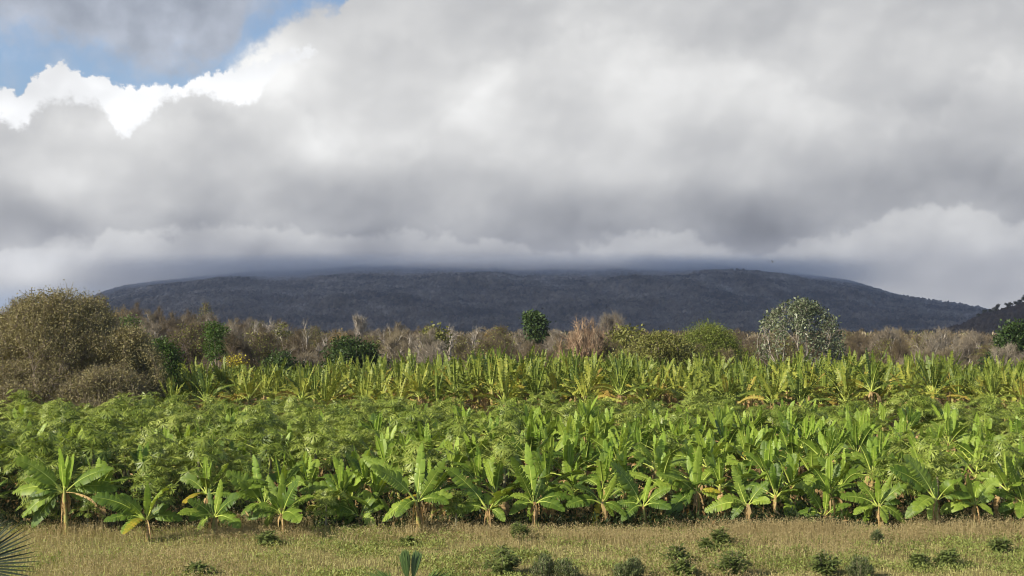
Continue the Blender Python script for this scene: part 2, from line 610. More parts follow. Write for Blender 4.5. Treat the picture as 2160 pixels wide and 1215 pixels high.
def fbm(x, y, scale, seed=0, oct=4):
    s = 0; a = 0.5; t = 0
    for k in range(oct):
        s = s + a * vnoise(x, y, scale / 2 ** k, seed + k); t += a; a *= .5
    return s / t


# ------------------------------------------------------------------ the ground
def grid(x0, x1, y0, y1, nx, ny, zf):
    xs = np.linspace(x0, x1, nx); ys = np.linspace(y0, y1, ny)
    Xg, Yg = np.meshgrid(xs, ys)
    Zg = zf(Xg, Yg)
    V = np.stack([Xg, Yg, Zg], -1).reshape(-1, 3)
    i = np.arange(nx - 1)[None] + np.arange(ny - 1)[:, None] * nx
    F = np.stack([i, i + 1, i + 1 + nx, i + nx], -1).reshape(-1, 4)
    return V, F


M['soil'] = noisemat('soil_and_litter', [(.05, .034, .02), (.09, .065, .035), (.14, .11, .055), (.10, .10, .04)], .35, .95, 8, 5.0, .6)
V_, F_ = grid(-14000, 14000, -300, 20000, 3, 3, lambda x, y: x * 0)
g0 = build('ground', V_, F_, M['soil'])
M['field'] = noisemat('grassy_soil', [(.13, .10, .045), (.21, .175, .075), (.27, .23, .10), (.20, .20, .07)], .5, .95, 8, 6.0, .4)
V_, F_ = grid(-40, 40, 8, 43.6, 40, 20, lambda x, y: .004 + 0 * x)
tag(build('field_ground', V_, F_, M['field']), kind='structure')
tag(g0, kind='structure')


# ------------------------------------------------------------------ mountain
def interp(px, pts):
    return np.interp(px, [p[0] for p in pts], [p[1] for p in pts])


RIDGE = [(-600, 690), (0, 668), (120, 650), (180, 634), (215, 620), (260, 606), (330, 597), (420, 588), (520, 580), (640, 574), (760, 568), (900, 565), (1050, 563), (1120, 567), (1300, 566), (1450, 569),
         (1560, 571), (1680, 580), (1790, 595), (1830, 606), (1880, 622), (1920, 632), (1960, 640), (2010, 650), (2045, 660), (2080, 672), (2200, 690), (2700, 697)]
YB, YR = 2500.0, 4000.0


def mountain_z(x, y):
    px = CX + FPX * x / y
    top = CAMZ + (HZ - interp(px, RIDGE)) / FPX * YR + 2 + (fbm(x + 200, y * .2, 210, 31, 4) - .5) * 34 * np.clip((px - 300) / 300, 0, 1) * np.clip((1750 - px) / 200, 0, 1)
    top = np.maximum(top, 2)
    t = np.clip((y - YB) / (YR - YB), 0, 1.25)
    prof = np.where(t < 1, 1 - (1 - t) ** 1.35, 1 - (t - 1) * 1.5)
    spur = fbm(x + 900, y * 0.35, 420, 3, 3) - .5
    spur2 = fbm(x - 300 + 0.3 * y, y, 160, 9, 3) - .5
    env = np.sin(np.clip(t * 1.3, 0, 1) * math.pi) ** .8
    z = top * prof + env * (spur * 110 + spur2 * 60)
    return z


def mtn(x, y):
    z = mountain_z(x, y)
    # canopy lumps
    l = np.random.default_rng(5).random(x.shape) ** 1.5
    return z + l * 11 - 4


NXM, NYM = 900, 230
r_ = np.random.default_rng(2)
u = np.linspace(-.62, .62, NXM); t_ = np.linspace(0, 1.18, NYM)
Ug, Tg = np.meshgrid(u, t_)
Yg = YB + Tg * (YR - YB) + r_.normal(0, 1.5, Ug.shape)
Xg = Ug * Yg + r_.normal(0, 1.2, Ug.shape)
Zg = mtn(Xg, Yg)
Zg[0] = -5
V_ = np.stack([Xg, Yg, Zg], -1).reshape(-1, 3)
i_ = np.arange(NXM - 1)[None] + np.arange(NYM - 1)[:, None] * NXM
F_ = np.stack([i_, i_ + 1, i_ + 1 + NXM, i_ + NXM], -1).reshape(-1, 4)
M['mountain'] = noisemat('mountain_dry_forest', [(.045, .050, .038), (.115, .11, .08), (.22, .19, .15), (.34, .29, .23), (.52, .46, .39)], .045, .95, 10, .007, lo=.38, hi=.64)
mo = build('mountain', V_, F_, M['mountain'])
tag(mo, kind='structure')

# nearer dark wooded hill at the right edge
RH = [(1700, 706), (1900, 703), (1990, 694), (2030, 683), (2060, 668), (2075, 660), (2100, 655), (2130, 648), (2160, 640), (2250, 622), (2400, 600), (2800, 560), (3400, 600)]


def hill_z(x, y):
    px = CX + FPX * x / y
    top = CAMZ + (HZ - interp(px, RH)) / FPX * 1300
    t = np.clip((y - 950) / 350, 0, 1.4)
    prof = np.where(t < 1, 1 - (1 - t) ** 1.6, 1 - (t - 1) * .8)
    return np.maximum(top, 0) * prof + (fbm(x, y, 60, 4) - .5) * 8 * np.clip(t, 0, 1) - 3


u = np.linspace(.20, .85, 420); t_ = np.linspace(0, 1.4, 90)
Ug, Tg = np.meshgrid(u, t_)
Yg = 950 + Tg * 350 + r_.normal(0, .8, Ug.shape)
Xg = Ug * Yg
Zg = hill_z(Xg, Yg) + r_.random(Ug.shape) ** 1.5 * 4.5
Zg[0] = -6
V_ = np.stack([Xg, Yg, Zg], -1).reshape(-1, 3)
i_ = np.arange(419)[None] + np.arange(89)[:, None] * 420
F_ = np.stack([i_, i_ + 1, i_ + 421, i_ + 420], -1).reshape(-1, 4)
M['hill'] = noisemat('hill_dry_forest', [(.06, .052, .045), (.12, .10, .085), (.22, .185, .16)], .12, .95, 8, .02)
hi = build('hill', V_, F_, M['hill'])
tag(hi, kind='structure')

# ------------------------------------------------------------------ banana leaves
def bezier(p0, p1, p2, n):
    t = np.linspace(0, 1, n)[:, None]
    return (1 - t) ** 2 * p0 + 2 * t * (1 - t) * p1 + t ** 2 * p2


def banana_leaf(acc, r, p0, p1, p2, W, roll=0.0, petiole=.16, torn=.35, n=20, rib=1, blade=0, fold=.30, droop=.45, face=None):
    C = bezier(np.asarray(p0, float), np.asarray(p1, float), np.asarray(p2, float), n + 1)
    T = unit(np.gradient(C, axis=0))
    up = np.array([0, 0, 1.0])
    S = np.cross(T, up)
    bad = np.linalg.norm(S, axis=1) < .25
    hd = np.array(p2, float) - p0; hd[2] = 0
    if np.linalg.norm(hd) < 1e-3: hd = np.array([1.0, 0, 0])
    s0 = unit(np.cross(unit(hd), up))
    S[bad] = s0
    if face is not None:                       # blade turned so that its upper side looks along this direction
        S = np.cross(T, np.asarray(face, float)[None])
    S = unit(S); Nn = np.cross(S, T)
    cr, sr = math.cos(roll), math.sin(roll)
    S, Nn = S * cr + Nn * sr, Nn * cr - S * sr
    ts = np.linspace(0, 1, n + 1)
    s = np.clip((ts - petiole) / (1 - petiole), 0, 1)
    w = W * np.clip(s, 0, 1) ** .38 * np.clip(1 - s, 0, 1) ** .62 * 1.85
    i0 = int(np.ceil(petiole * n))
    Lseg = np.linalg.norm(p2 - np.asarray(p0)) / n
    for side in (-1, 1):
        gap_prev = 0.0
        dr_prev = 0.0
        idx = list(range(i0, n))
        tears = r.random(n + 2) < torn
        VV, FF = [], []
        k = 0
        extra = 0.0
        for i in idx:
            ga = gap_prev
            tear = tears[i]
            gb = r.uniform(.08, .38) * Lseg if tear else 0.0
            if tears[i - 1] if i > 0 else False:
                extra = r.normal(0, .28 if torn < .6 else .6)
            for (j, g) in ((i, ga), (i + 1, -gb)):
                ww = w[j]
                a1 = fold; a2 = fold - droop + extra * .8 - (.25 if g else 0)
                inn = C[j]
                mid = inn + side * S[j] * ww * .5 * math.cos(a1) + Nn[j] * ww * .5 * math.sin(a1) + T[j] * ww * .10
                out = mid + side * S[j] * ww * .5 * math.cos(a2) + Nn[j] * ww * .5 * math.sin(a2) + T[j] * (ww * .16 + g)
                VV += [inn, mid + T[j] * g * .4, out]
            FF += [[k, k + 3, k + 4, k + 1], [k + 1, k + 4, k + 5, k + 2]]
            k += 6
            gap_prev = gb
        acc.add(VV, FF, blade)
    rr = (.006 + .034 * np.linspace(1, 0, n + 1) ** 1.6) * (W / .28) ** .5
    V, F = polytube(C[::2] - Nn[::2] * .006, rr[::2], 3)
    acc.add(V, F, rib)


def random_leafset(r, H, kind):
    """list of leaf specs around a crown at height H; kind: 'young' or 'tall'"""
    out = []
    nl = r.integers(9, 12) if kind == 'young' else r.integers(12, 16)
    az0 = r.uniform(0, 6.28)
    for i in range(nl):
        az = az0 + i * 2.4 + r.normal(0, .25)
        q = i / nl                                  # 0 newest and upright .. 1 oldest and drooping
        el = R(86 - (75 if kind == 'young' else 66) * q + r.normal(0, 8))
        L = (1.75 if kind == 'young' else 2.75) * r.uniform(.8, 1.12) * (.8 if q < .1 else 1)
        d = np.array([math.cos(az) * math.cos(el), math.sin(az) * math.cos(el), math.sin(el)])
        p0 = np.array([d[0] * .05, d[1] * .05, H - .12 * q])
        p1 = p0 + d * L * .5
        sag = L * (.04 + .55 * q) * r.uniform(.7, 1.2)
        p2 = p0 + d * L * .92 - np.array([0, 0, sag])
        st = 'g'
        if q < .22: st = 'p'
        elif kind == 'tall' and r.random() < .07: st = 'y'
        if q > .85 and r.random() < (.22 if kind == 'young' else .6): st = 'y'
        out.append((p0, p1, p2, r.uniform(.20, .27) * (1.0 if kind == 'young' else .92), r.normal(0, .55), st, q))
    for i in range(r.integers(2, 5) if kind == 'young' else 2):               # dead leaves hanging along the stem
        az = r.uniform(0, 6.28)
        d = np.array([math.cos(az), math.sin(az), 0])
        p0 = np.array([0, 0, H - r.uniform(.15, .4)]) + d * .08
        L = r.uniform(.7, 1.2) * (1.0 if kind == 'young' else 1.6)
        out.append((p0, p0 + d * .5 + [0, 0, .12], p0 + d * .35 - [0, 0, min(L, H - .25)], .13, r.normal(0, .5), 'd', 1.0))
    return out


LM = {'g': ('banana', 'rib'), 'p': ('banana_pale', 'rib'), 'y': ('banana_yellow', 'rib'), 'd': ('banana_dry', 'rib_dry')}
LMT = {'g': ('far_green', 'rib'), 'p': ('far_green', 'rib'), 'y': ('far_yellow', 'rib'), 'd': ('banana_dry', 'rib_dry')}


def stem_mesh(H, r0, seed, acc=None):
    r = np.random.default_rng(seed)
    zs = np.linspace(-.05, H, 7)
    pts = np.stack([np.cumsum(r.normal(0, .012, 7)), np.cumsum(r.normal(0, .012, 7)), zs], 1)
    pts -= [pts[0, 0], pts[0, 1], 0]
    rad = r0 * np.linspace(1.25, .62, 7) * r.uniform(.92, 1.08, 7)
    a = acc or Acc()
    V, F = polytube(pts, rad, 8)
    a.add(V, F, 0)
    # loose dry sheath strips
    for i in range(7):
        az = r.uniform(0, 6.28); z = r.uniform(.25, H)
        d = np.array([math.cos(az), math.sin(az), 0]); s = np.array([-d[1], d[0], 0])
        b = d * r0 * .95 + [0, 0, z]; l = min(z, r.uniform(.25, .6)); w = r.uniform(.03, .06)
        e = b + d * r.uniform(.03, .16) - [0, 0, l]
        m_ = (b + e) / 2 + d * .05
        a.add([b - s * w, b + s * w, m_ + s * w, m_ - s * w, e + s * w * .3, e - s * w * .3], [[0, 1, 2, 3], [3, 2, 4, 5]], 1)
    return a


# ---- front row, plant by plant: base x,y / crown x,y / leaves (tip x, tip y, style, bow)
FRONT = [
 ((141, 1128), (136, 1034), [(29, 968, 'g'), (25, 1040, 'g'), (50, 1012, 'g'), (125, 944, 'p'), (143, 960, 'p'), (156, 956, 'p'), (248, 1034, 'g'), (240, 990, 'g'), (66, 1114, 'g'), (46, 1092, 'g'), (207, 1072, 'd'), (150, 1122, 'd'), (128, 1120, 'd')],
  'big banana plant with pale upright new leaves, leftmost in the front row'),
 ((311, 1142), (309, 1092), [(193, 1049, 'g'), (245, 1046, 'g'), (218, 1100, 'g'), (311, 1018, 'p'), (358, 1024, 'g'), (356, 1068, 'g'), (259, 1128, 'y'), (318, 1138, 'd')],
  'low banana plant with wide flat left leaves and a yellowed tip near the grass'),
 ((453, 1128), (452, 1087), [(395, 1056, 'g'), (374, 1085, 'g'), (466, 1010, 'p'), (506, 1049, 'g'), (489, 1088, 'g'), (411, 1126, 'g'), (440, 1030, 'g')],
  'small banana plant with one thin upright leaf, third from the left in the front row'),
 ((556, 1108), (556, 1060), [(534, 958, 'p'), (500, 1012, 'g'), (476, 996, 'g'), (598, 1030, 'g'), (492, 1042, 'g'), (566, 1000, 'p'), (508, 1088, 'g')],
  'banana plant with a broad glowing upright leaf leaning left of its neighbour'),
 ((599, 1128), (595, 1080), [(595, 996, 'p'), (566, 1004, 'g'), (630, 1014, 'g'), (663, 1047, 'g'), (540, 1068, 'g'), (565, 1040, 'g'), (550, 1122, 'g'), (614, 1100, 'g'), (598, 1126, 'd')],
  'banana plant with a pointed pale spear leaf standing straight up'),
 ((745, 1104), (742, 1050), [(694, 1002, 'g'), (703, 962, 'p'), (732, 982, 'p'), (756, 996, 'p'), (630, 1036, 'g'), (770, 1010, 'g'), (700, 1040, 'g')],
  'banana plant with upright leaves standing just behind a lower one'),
 ((760, 1114), (758, 1086), [(665, 1104, 'g'), (690, 1062, 'g'), (796, 1038, 'g'), (811, 1068, 'g'), (776, 1116, 'g'), (735, 1052, 'g'), (722, 1110, 'g')],
  'low banana plant with two broad dark leaves reaching left over the grass edge'),
 ((885, 1128), (880, 1054), [(782, 984, 'g'), (806, 1100, 'g'), (765, 965, 'g'), (891, 932, 'p'), (942, 964, 'g'), (936, 1037, 'g'), (956, 1048, 'g'), (901, 1112, 'd'), (884, 1000, 'p'), (870, 1118, 'd'), (893, 1122, 'd')],
  'tall banana plant with a clear yellow stem and long arching left leaf'),
 ((1033, 1122), (1031, 1072), [(938, 986, 'g'), (950, 1078, 'g'), (1026, 1040, 'p'), (1080, 1027, 'g'), (1084, 1050, 'g'), (1060, 1082, 'y'), (985, 1040, 'g'), (1035, 1116, 'd'), (1022, 1110, 'd')],
  'banana plant with a short yellow drooping leaf on its right side'),
 ((1131, 1117), (1127, 1058), [(1110, 932, 'p'), (1152, 988, 'g'), (1078, 962, 'g'), (1206, 1024, 'g'), (1209, 1050, 'g'), (1162, 1074, 'g'), (1120, 1112, 'g'), (1076, 1046, 'g'), (1128, 1112, 'd')],
  'banana plant with a leaf hanging down in front of its stem'),
 ((1281, 1114), (1270, 1058), [(1210, 1026, 'g'), (1186, 1070, 'g'), (1300, 1002, 'g'), (1336, 1022, 'g'), (1252, 1106, 'y'), (1294, 1090, 'g'), (1262, 1010, 'p'), (1284, 1110, 'd')],
  'banana plant with a yellow edged leaf hanging left of its leaning stem'),
 ((1358, 1114), (1356, 1064), [(1296, 1068, 'g'), (1320, 1040, 'g'), (1288, 974, 'g'), (1416, 1030, 'g'), (1416, 1074, 'g'), (1372, 1005, 'p'), (1350, 1112, 'd'), (1366, 1108, 'd')],
  'banana plant with a fluffy dry stem base between two leaning neighbours'),
 ((1474, 1103), (1469, 1036), [(1384, 1000, 'g'), (1476, 940, 'p'), (1512, 983, 'g'), (1450, 960, 'p'), (1406, 1092, 'g'), (1520, 1040, 'y'), (1488, 1110, 'd'), (1378, 1024, 'g'), (1470, 1100, 'd')],
  'tall banana plant with one very long thin upright leaf and a far reaching left leaf'),
 ((1582, 1114), (1576, 1062), [(1486, 1080, 'g'), (1520, 1052, 'g'), (1622, 1016, 'g'), (1614, 1080, 'y'), (1568, 1030, 'p'), (1545, 980, 'g'), (1584, 1112, 'd'), (1575, 1110, 'd')],
  'banana plant with a yellow leaf drooping right beside a frayed pale stem base'),
 ((1675, 1100), (1675, 1058), [(1713, 1000, 'g'), (1626, 1052, 'g'), (1634, 1014, 'g'), (1660, 1096, 'g'), (1631, 1094, 'y'), (1690, 1090, 'g')],
  'small banana plant with a yellowing leaf touching the dry grass on its left'),
 ((1741, 1109), (1739, 1083), [(1680, 1088, 'g'), (1744, 1008, 'p'), (1796, 1066, 'g'), (1790, 1094, 'g'), (1710, 1110, 'y'), (1694, 1024, 'g'), (1765, 1030, 'g')],
  'very low banana plant spreading flat leaves left and right'),
 ((1856, 1117), (1853, 1064), [(1772, 1050, 'g'), (1808, 1016, 'g'), (1849, 1006, 'p'), (1880, 1004, 'g'), (1914, 1022, 'g'), (1816, 1116, 'g'), (1870, 1104, 'g'), (1900, 1060, 'g'), (1854, 1114, 'd')],
  'banana plant with a striped leaf bent down to the grass on its left'),
 ((1977, 1120), (1976, 1050), [(1876, 988, 'g'), (1973, 1008, 'p'), (2030, 1010, 'g'), (2052, 1062, 'y'), (1910, 1094, 'g'), (1960, 1098, 'g'), (1905, 960, 'g'), (1972, 1116, 'd'), (1984, 1114, 'd'), (1968, 1104, 'd')],
  'banana plant holding out one bright yellow leaf to its right'),
 ((2058, 1117), (2056, 1061), [(2022, 1014, 'g'), (2063, 1014, 'p'), (2106, 1010, 'g'), (2098, 1048, 'g'), (2014, 1076, 'g'), (2040, 1000, 'g'), (2056, 1112, 'd'), (2066, 1108, 'd')],
  'banana plant with a ruffled brown base right of the bright yellow leaf'),
 ((2162, 1112), (2160, 1058), [(2092, 1040, 'g'), (2114, 1094, 'g'), (2122, 962, 'g'), (2170, 990, 'p'), (2220, 1040, 'g'), (2150, 1094, 'g'), (2140, 1000, 'g')],
  'banana plant cut by the right edge of the picture'),
]
for pi, (b, c, leaves, label) in enumerate(FRONT):
    r = np.random.default_rng(100 + pi)
    base = G(*b)
    Y = base[1]
    crown = P(c[0], c[1], Y)
    root = empty('banana_plant', base, label, 'banana plant', 'front row of banana plants along the dry grass')
    H = crown[2]
    a = stem_mesh(H, .072, pi)
    V, F, mi = a.get()
    zz = np.clip(V[:, 2:3] / H, 0, 1)
    V = V + (crown - base) * [1, 1, 0] * zz
    build('pseudostem', V, F, [M['stem'], M['banana_dry']], mi, root)
    sgn = 1 if pi % 2 else -1
    leaves = leaves + [(c[0] + sgn * r.uniform(48, 78), c[1] + r.uniform(-6, 26), 'g'), (c[0] - sgn * r.uniform(30, 60), c[1] + r.uniform(20, 44), 'g')]
    for (tx, ty, st) in leaves:
        dy = r.normal(-.15, .45)
        tip = P(tx, ty, Y + dy)
        c0 = crown - [0, 0, .06]
        v = tip - c0
        Ln = np.linalg.norm(v)
        hz = math.hypot(v[0], v[1])
        upr = v[2] / max(Ln, .01)
        if st == 'd':
            p1 = c0 + [v[0] * .9, v[1], .10]
            W = .085
        elif upr > .8:
            p1 = c0 + v * .5 + [r.normal(0, .04), 0, 0]
            W = .17 if st == 'p' else .19
        else:
            p1 = c0 + v * .42 + [0, 0, .16 * Ln + .12 * (1 - upr)]
            W = .35
        if st == 'y': W *= .8
        W *= min(1.15, max(.6, Ln / 1.6))
        c0 = c0 + unit(v) * [.06, .06, 0]
        A = Acc()
        if upr > .8 and st != 'd':
            face = [r.normal(-.15, .25), -1, .25]; fold = .12
        elif st == 'd':
            face = None; fold = -.5
        else:
            face = [r.normal(0, .25), -r.uniform(.55, 1.1), 1.0]; fold = .22
        banana_leaf(A, r, c0 - base, p1 - base, tip - base, W, 0, .19 if upr < .8 else .12, .58 if st != 'p' else .25, 24, 1, 0, fold, .45, face)
        mk = LM[st]
        o = A.make('leaf' if st != 'd' else 'dry_leaf', [M[mk[0]], M[mk[1]]], root)
        if st == 'y': o['label'] = 'yellowing banana leaf'

# ---- random plant variants
def banana_variant(seed, H, kind, table, split):
    r = np.random.default_rng(seed)
    specs = random_leafset(r, H, kind)
    mats = []
    leaf_meshes = []
    allA = Acc()
    keys = [('g', 0), ('p', 2), ('y', 4), ('d', 6)]
    km = dict(keys)
    mats = []
    for k, _ in keys:
        mats += [M[table[k][0]], M[table[k][1]]]
    for sp_ in specs:
        p0, p1, p2, W, roll, st, q = sp_
        torn = .85 if kind == 'tall' else .5
        if split:
            A = Acc()
            banana_leaf(A, r, p0, p1, p2, W * (.65 if q < .22 else 1), roll, .15, torn, 18, 1, 0, .25, .5)
            leaf_meshes.append(('leaf' if st != 'd' else 'dry_leaf', A.make('leaf', [M[table[st][0]], M[table[st][1]]], link=False)))
        else:
            banana_leaf(allA, r, p0, p1, p2, W * (.6 if q < .22 else 1), roll, .15, torn, 15 if kind == 'tall' else 14, km[st] + 1, km[st], .25, .5)
    if not split:
        leaf_meshes.append(('leaves', allA.make('leaves', mats, link=False)))
    sm = stem_mesh(H, .09 if kind == 'young' else .12, seed)
    stem = sm.make('pseudostem', [M['stem'], M['banana_dry']], link=False)
    return stem, leaf_meshes


YS = [banana_variant(200 + i, h, 'young', LM, True) for i, h in enumerate((1.15, 1.3, 1.05, 1.4, 1.2))]
YM = [banana_variant(220 + i, h, 'young', LM, False) for i, h in enumerate((1.2, 1.35, 1.1, 1.45, 1.25, 1.5, 1.3, 1.4))]
TM = [banana_variant(240 + i, h, 'tall', LMT, False) for i, h in enumerate((1.7, 2.1, 1.5, 2.3, 1.9, 1.6, 2.2, 2.0, 1.8))]


def band(row):
    return 'nearest' if row < 3 else 'middle' if row < 6 else 'farther'


def zone(px):
    return 'left third' if px < 720 else 'middle third' if px < 1440 else 'right third'


def put_banana(var, x, y, sc, rz, label, group, zs=1.0):
    stem, lv = var
    root = empty('banana_plant', (x, y, 0), label, 'banana plant', group)
    root.rotation_euler = (0, 0, rz)
    root.scale = (sc, sc, sc * zs)
    place('pseudostem', stem, root)
    for nm, me in lv:
        place(nm, me, root)
    return root


# ---- papaya
def papaya_variant(seed, H):
    r = np.random.default_rng(seed)
    A = Acc()
    nl = 58
    stalk0, stalk1 = [], []
    for i in range(nl):
        q = i / nl
        az = i * 2.4 + r.normal(0, .3)
        el = R(70 - 88 * q + r.normal(0, 14))
        L = r.uniform(.5, 1.35) * (.6 + .4 * min(1, q * 3))
        d = np.array([math.cos(az) * math.cos(el), math.sin(az) * math.cos(el), math.sin(el)])
        p0 = np.array([0, 0, H - .25 * q]); p1 = p0 + d * L
        stalk0.append(p0); stalk1.append(p1)
        hd = np.array([math.cos(az), math.sin(az), 0]); sd_ = np.array([-hd[1], hd[0], 0])
        pitch = -.15 - .5 * q + r.normal(0, .4)
        fd = hd * math.cos(pitch) + np.array([0, 0, 1]) * math.sin(pitch)
        nn = np.cross(fd, sd_); nn = nn if nn[2] > 0 else -nn
        S = r.uniform(.34, .50)
        C_, D_, N_, L_, W_ = [], [], [], [], []
        for k in range(7):
            a = R((k - 3) * 43)
            ld = fd * math.cos(a) + sd_ * math.sin(a) - nn * .30
            ll = S * (1 - .07 * abs(k - 3))
            C_.append(p1); D_.append(ld); N_.append(nn); L_.append(ll); W_.append(ll * .17)
            for sgn in (-1, 1):
                a2 = a + sgn * .6
                l2 = fd * math.cos(a2) + sd_ * math.sin(a2) - nn * .5
                C_.append(p1 + unit(ld) * ll * .42); D_.append(l2); N_.append(nn); L_.append(ll * .48); W_.append(ll * .12)
        V, F = cards(np.array(C_), np.array(D_), np.array(N_), L_, W_)
        A.add(V, F, 0)
    V, F = tubes(stalk0, stalk1, np.full(nl, .014), np.full(nl, .010), 3)
    A.add(V, F, 1)
    crown = A.make('crown', [M['papaya'], M['rib']], link=False)
    T = Acc()
    pts = np.stack([r.normal(0, .02, 6).cumsum(), r.normal(0, .02, 6).cumsum(), np.linspace(-.05, H, 6)], 1); pts[:, :2] -= pts[0, :2]
    pts[-1, :2] *= .3
    V, F = polytube(pts, np.linspace(.08, .045, 6), 7)
    T.add(V, F, 0)
    trunk = T.make('trunk', [M['papaya_stem']], link=False)
    return trunk, crown


PV = [papaya_variant(300 + i, h) for i, h in enumerate((1.7, 1.9, 1.6, 2.05, 1.8))]


def put_papaya(i, x, y, sc, rz, label, group):
    root = empty('papaya_plant', (x, y, 0), label, 'papaya plant', group)
    root.rotation_euler = (0, 0, rz); root.scale = (sc, sc, sc)
    place('trunk', PV[i][0], root); place('crown', PV[i][1], root)


rr = np.random.default_rng(11)
nb = np_ = 0
yrow = 43.7
row = -1
while yrow < 79:
    half = .428 * yrow + 2.0
    step = 2.05
    nrow = int(2 * half / step)
    for k in range(nrow + 1):
        x = -half + k * step + rr.normal(0, .28)
        y = yrow + rr.normal(0, .25)
        px, _ = pxof(x, y, 2)
        # probability of banana: mostly right and centre, near rows; papaya in the left block and the rear band
        pb = interp(px, [(0, .28), (300, .18), (560, .32), (760, .6), (1000, .65), (1150, .93), (1700, .93), (2160, .72)])
        if y > 62: pb *= .8
        if y > 69: pb *= .35
        if y > 76: pb = 0
        if row == -1:
            pb = 0
            if min(abs(px - f[0][0]) for f in FRONT) < 44 or rr.random() < interp(px, [(0, .1), (900, .35), (1200, .7), (2160, .6)]):
                continue
        if row == 0: pb = max(pb, .55 if px > 650 else .3)
        if rr.random() < pb:
            nb += 1
            sc = rr.uniform(.92, 1.12)
            if row <= 1:
                put_banana(YS[rr.integers(5)], x, y, sc, rr.uniform(0, 6.28), 'green banana plant right behind the front row, in the %s of the field' % zone(px), 'banana plants right behind the front row, ' + zone(px))
            else:
                put_banana(YM[rr.integers(8)], x, y, sc * 1.06, rr.uniform(0, 6.28), 'bright green banana plant crowded in the %s rows, in the %s of the field' % (band(row), zone(px)), 'banana plants of the %s rows, %s' % (band(row), zone(px)))
        else:
            np_ += 1
            sc = rr.uniform(.82, 1.22) * (1.0 if row > 0 else .9 if row == 0 else .56)
            far = y > 66
            put_papaya(rr.integers(5), x, y, sc, rr.uniform(0, 6.28),
                       'feathery papaya plant in the rear green band, %s of the field' % zone(px) if far else 'feathery papaya plant with finely cut leaves in the %s rows, %s of the field' % (band(row), zone(px)),
                       'papaya plants of the rear band, ' + zone(px) if far else 'papaya plants of the %s rows, %s' % (band(row), zone(px)))
    yrow += 1.3 if row < 0 else 1.9 if row < 2 else 2.45
    row += 1

# tall bananas at the back
rest = []
tall = []
yrow = 84.0
while yrow < 117:
    half = .428 * yrow + 2
    step = 2.5
    for k in range(int(2 * half / step) + 1):
        x = -half + k * step + rr.normal(0, .45)
        y = yrow + rr.normal(0, .5)
        px, _ = pxof(x, y, 3)
        if px < 345 and y < 112: continue
        if px < 300: continue
        if rr.random() < .06: continue
        hs = 1.08 + .26 * fbm(x + 50, y, 9, 21, 2) + rr.normal(0, .05)
        hs *= interp(px, [(300, .86), (600, .88), (800, .97), (1000, 1.06), (1250, 1.06), (1500, .98), (1900, 1.0), (2160, .94)])
        tall.append((x, y, hs, rr.uniform(0, 6.28), rr.integers(9)))
    yrow += 2.9
lim = 299 - nb - len(FRONT)
for i, (x, y, hs, rz, vi) in enumerate(tall):
    if i < lim:
        if y < 87:
            lb, gp = 'tall banana plant on the near edge of the yellowish rear block, ' + zone(pxof(x, y, 3)[0]), 'tall banana plants at the near edge of the rear block, ' + zone(pxof(x, y, 3)[0])
        else:
            lb, gp = 'tall yellow green banana plant with shredded leaves inside the rear block, ' + zone(pxof(x, y, 3)[0]), 'tall banana plants in the rear block, ' + zone(pxof(x, y, 3)[0])
        put_banana(TM[vi], x, y, hs, rz, lb, gp)
    else:
        rest.append((x, y, hs, rz, vi))
A = Acc()
cache = {}
for x, y, hs, rz, vi in rest:
    if vi not in cache:
        out = []
        for me in (TM[vi][0], TM[vi][1][0][1]):
            n = len(me.vertices); V = np.empty(n * 3, np.float32); me.vertices.foreach_get('co', V); V = V.reshape(-1, 3)
            F = np.array([list(p.vertices) for p in me.polygons]); mi = np.array([p.material_index for p in me.polygons])
            out.append((V, F, mi))
        cache[vi] = out
    c, s = math.cos(rz), math.sin(rz)
    Rm = np.array([[c, s, 0], [-s, c, 0], [0, 0, 1]])
    (V, F, mi), (V2, F2, mi2) = cache[vi]
    A.add(V @ Rm * hs + [x, y, 0], F, 8 + mi)
    A.add(V2 @ Rm * hs + [x, y, 0], F2, mi2)
if rest:
    mats = [m for k in 'gpyd' for m in (M[LMT[k][0]], M[LMT[k][1]])] + [M['stem'], M['banana_dry']]
    o = A.make('banana_thicket', mats)
    tag(o, 'dense far rows of tall yellow green banana plants, their tops meeting the dry forest', 'banana plants', kind='stuff')
# the crop goes on past both sides of the frame: one mass nobody counts
def grab(me):
    n = len(me.vertices); V = np.empty(n * 3, np.float32); me.vertices.foreach_get('co', V)
    F = np.array([(list(p.vertices) + [p.vertices[-1]])[:4] for p in me.polygons])
    return V.reshape(-1, 3), F, np.array([p.material_index for p in me.polygons])


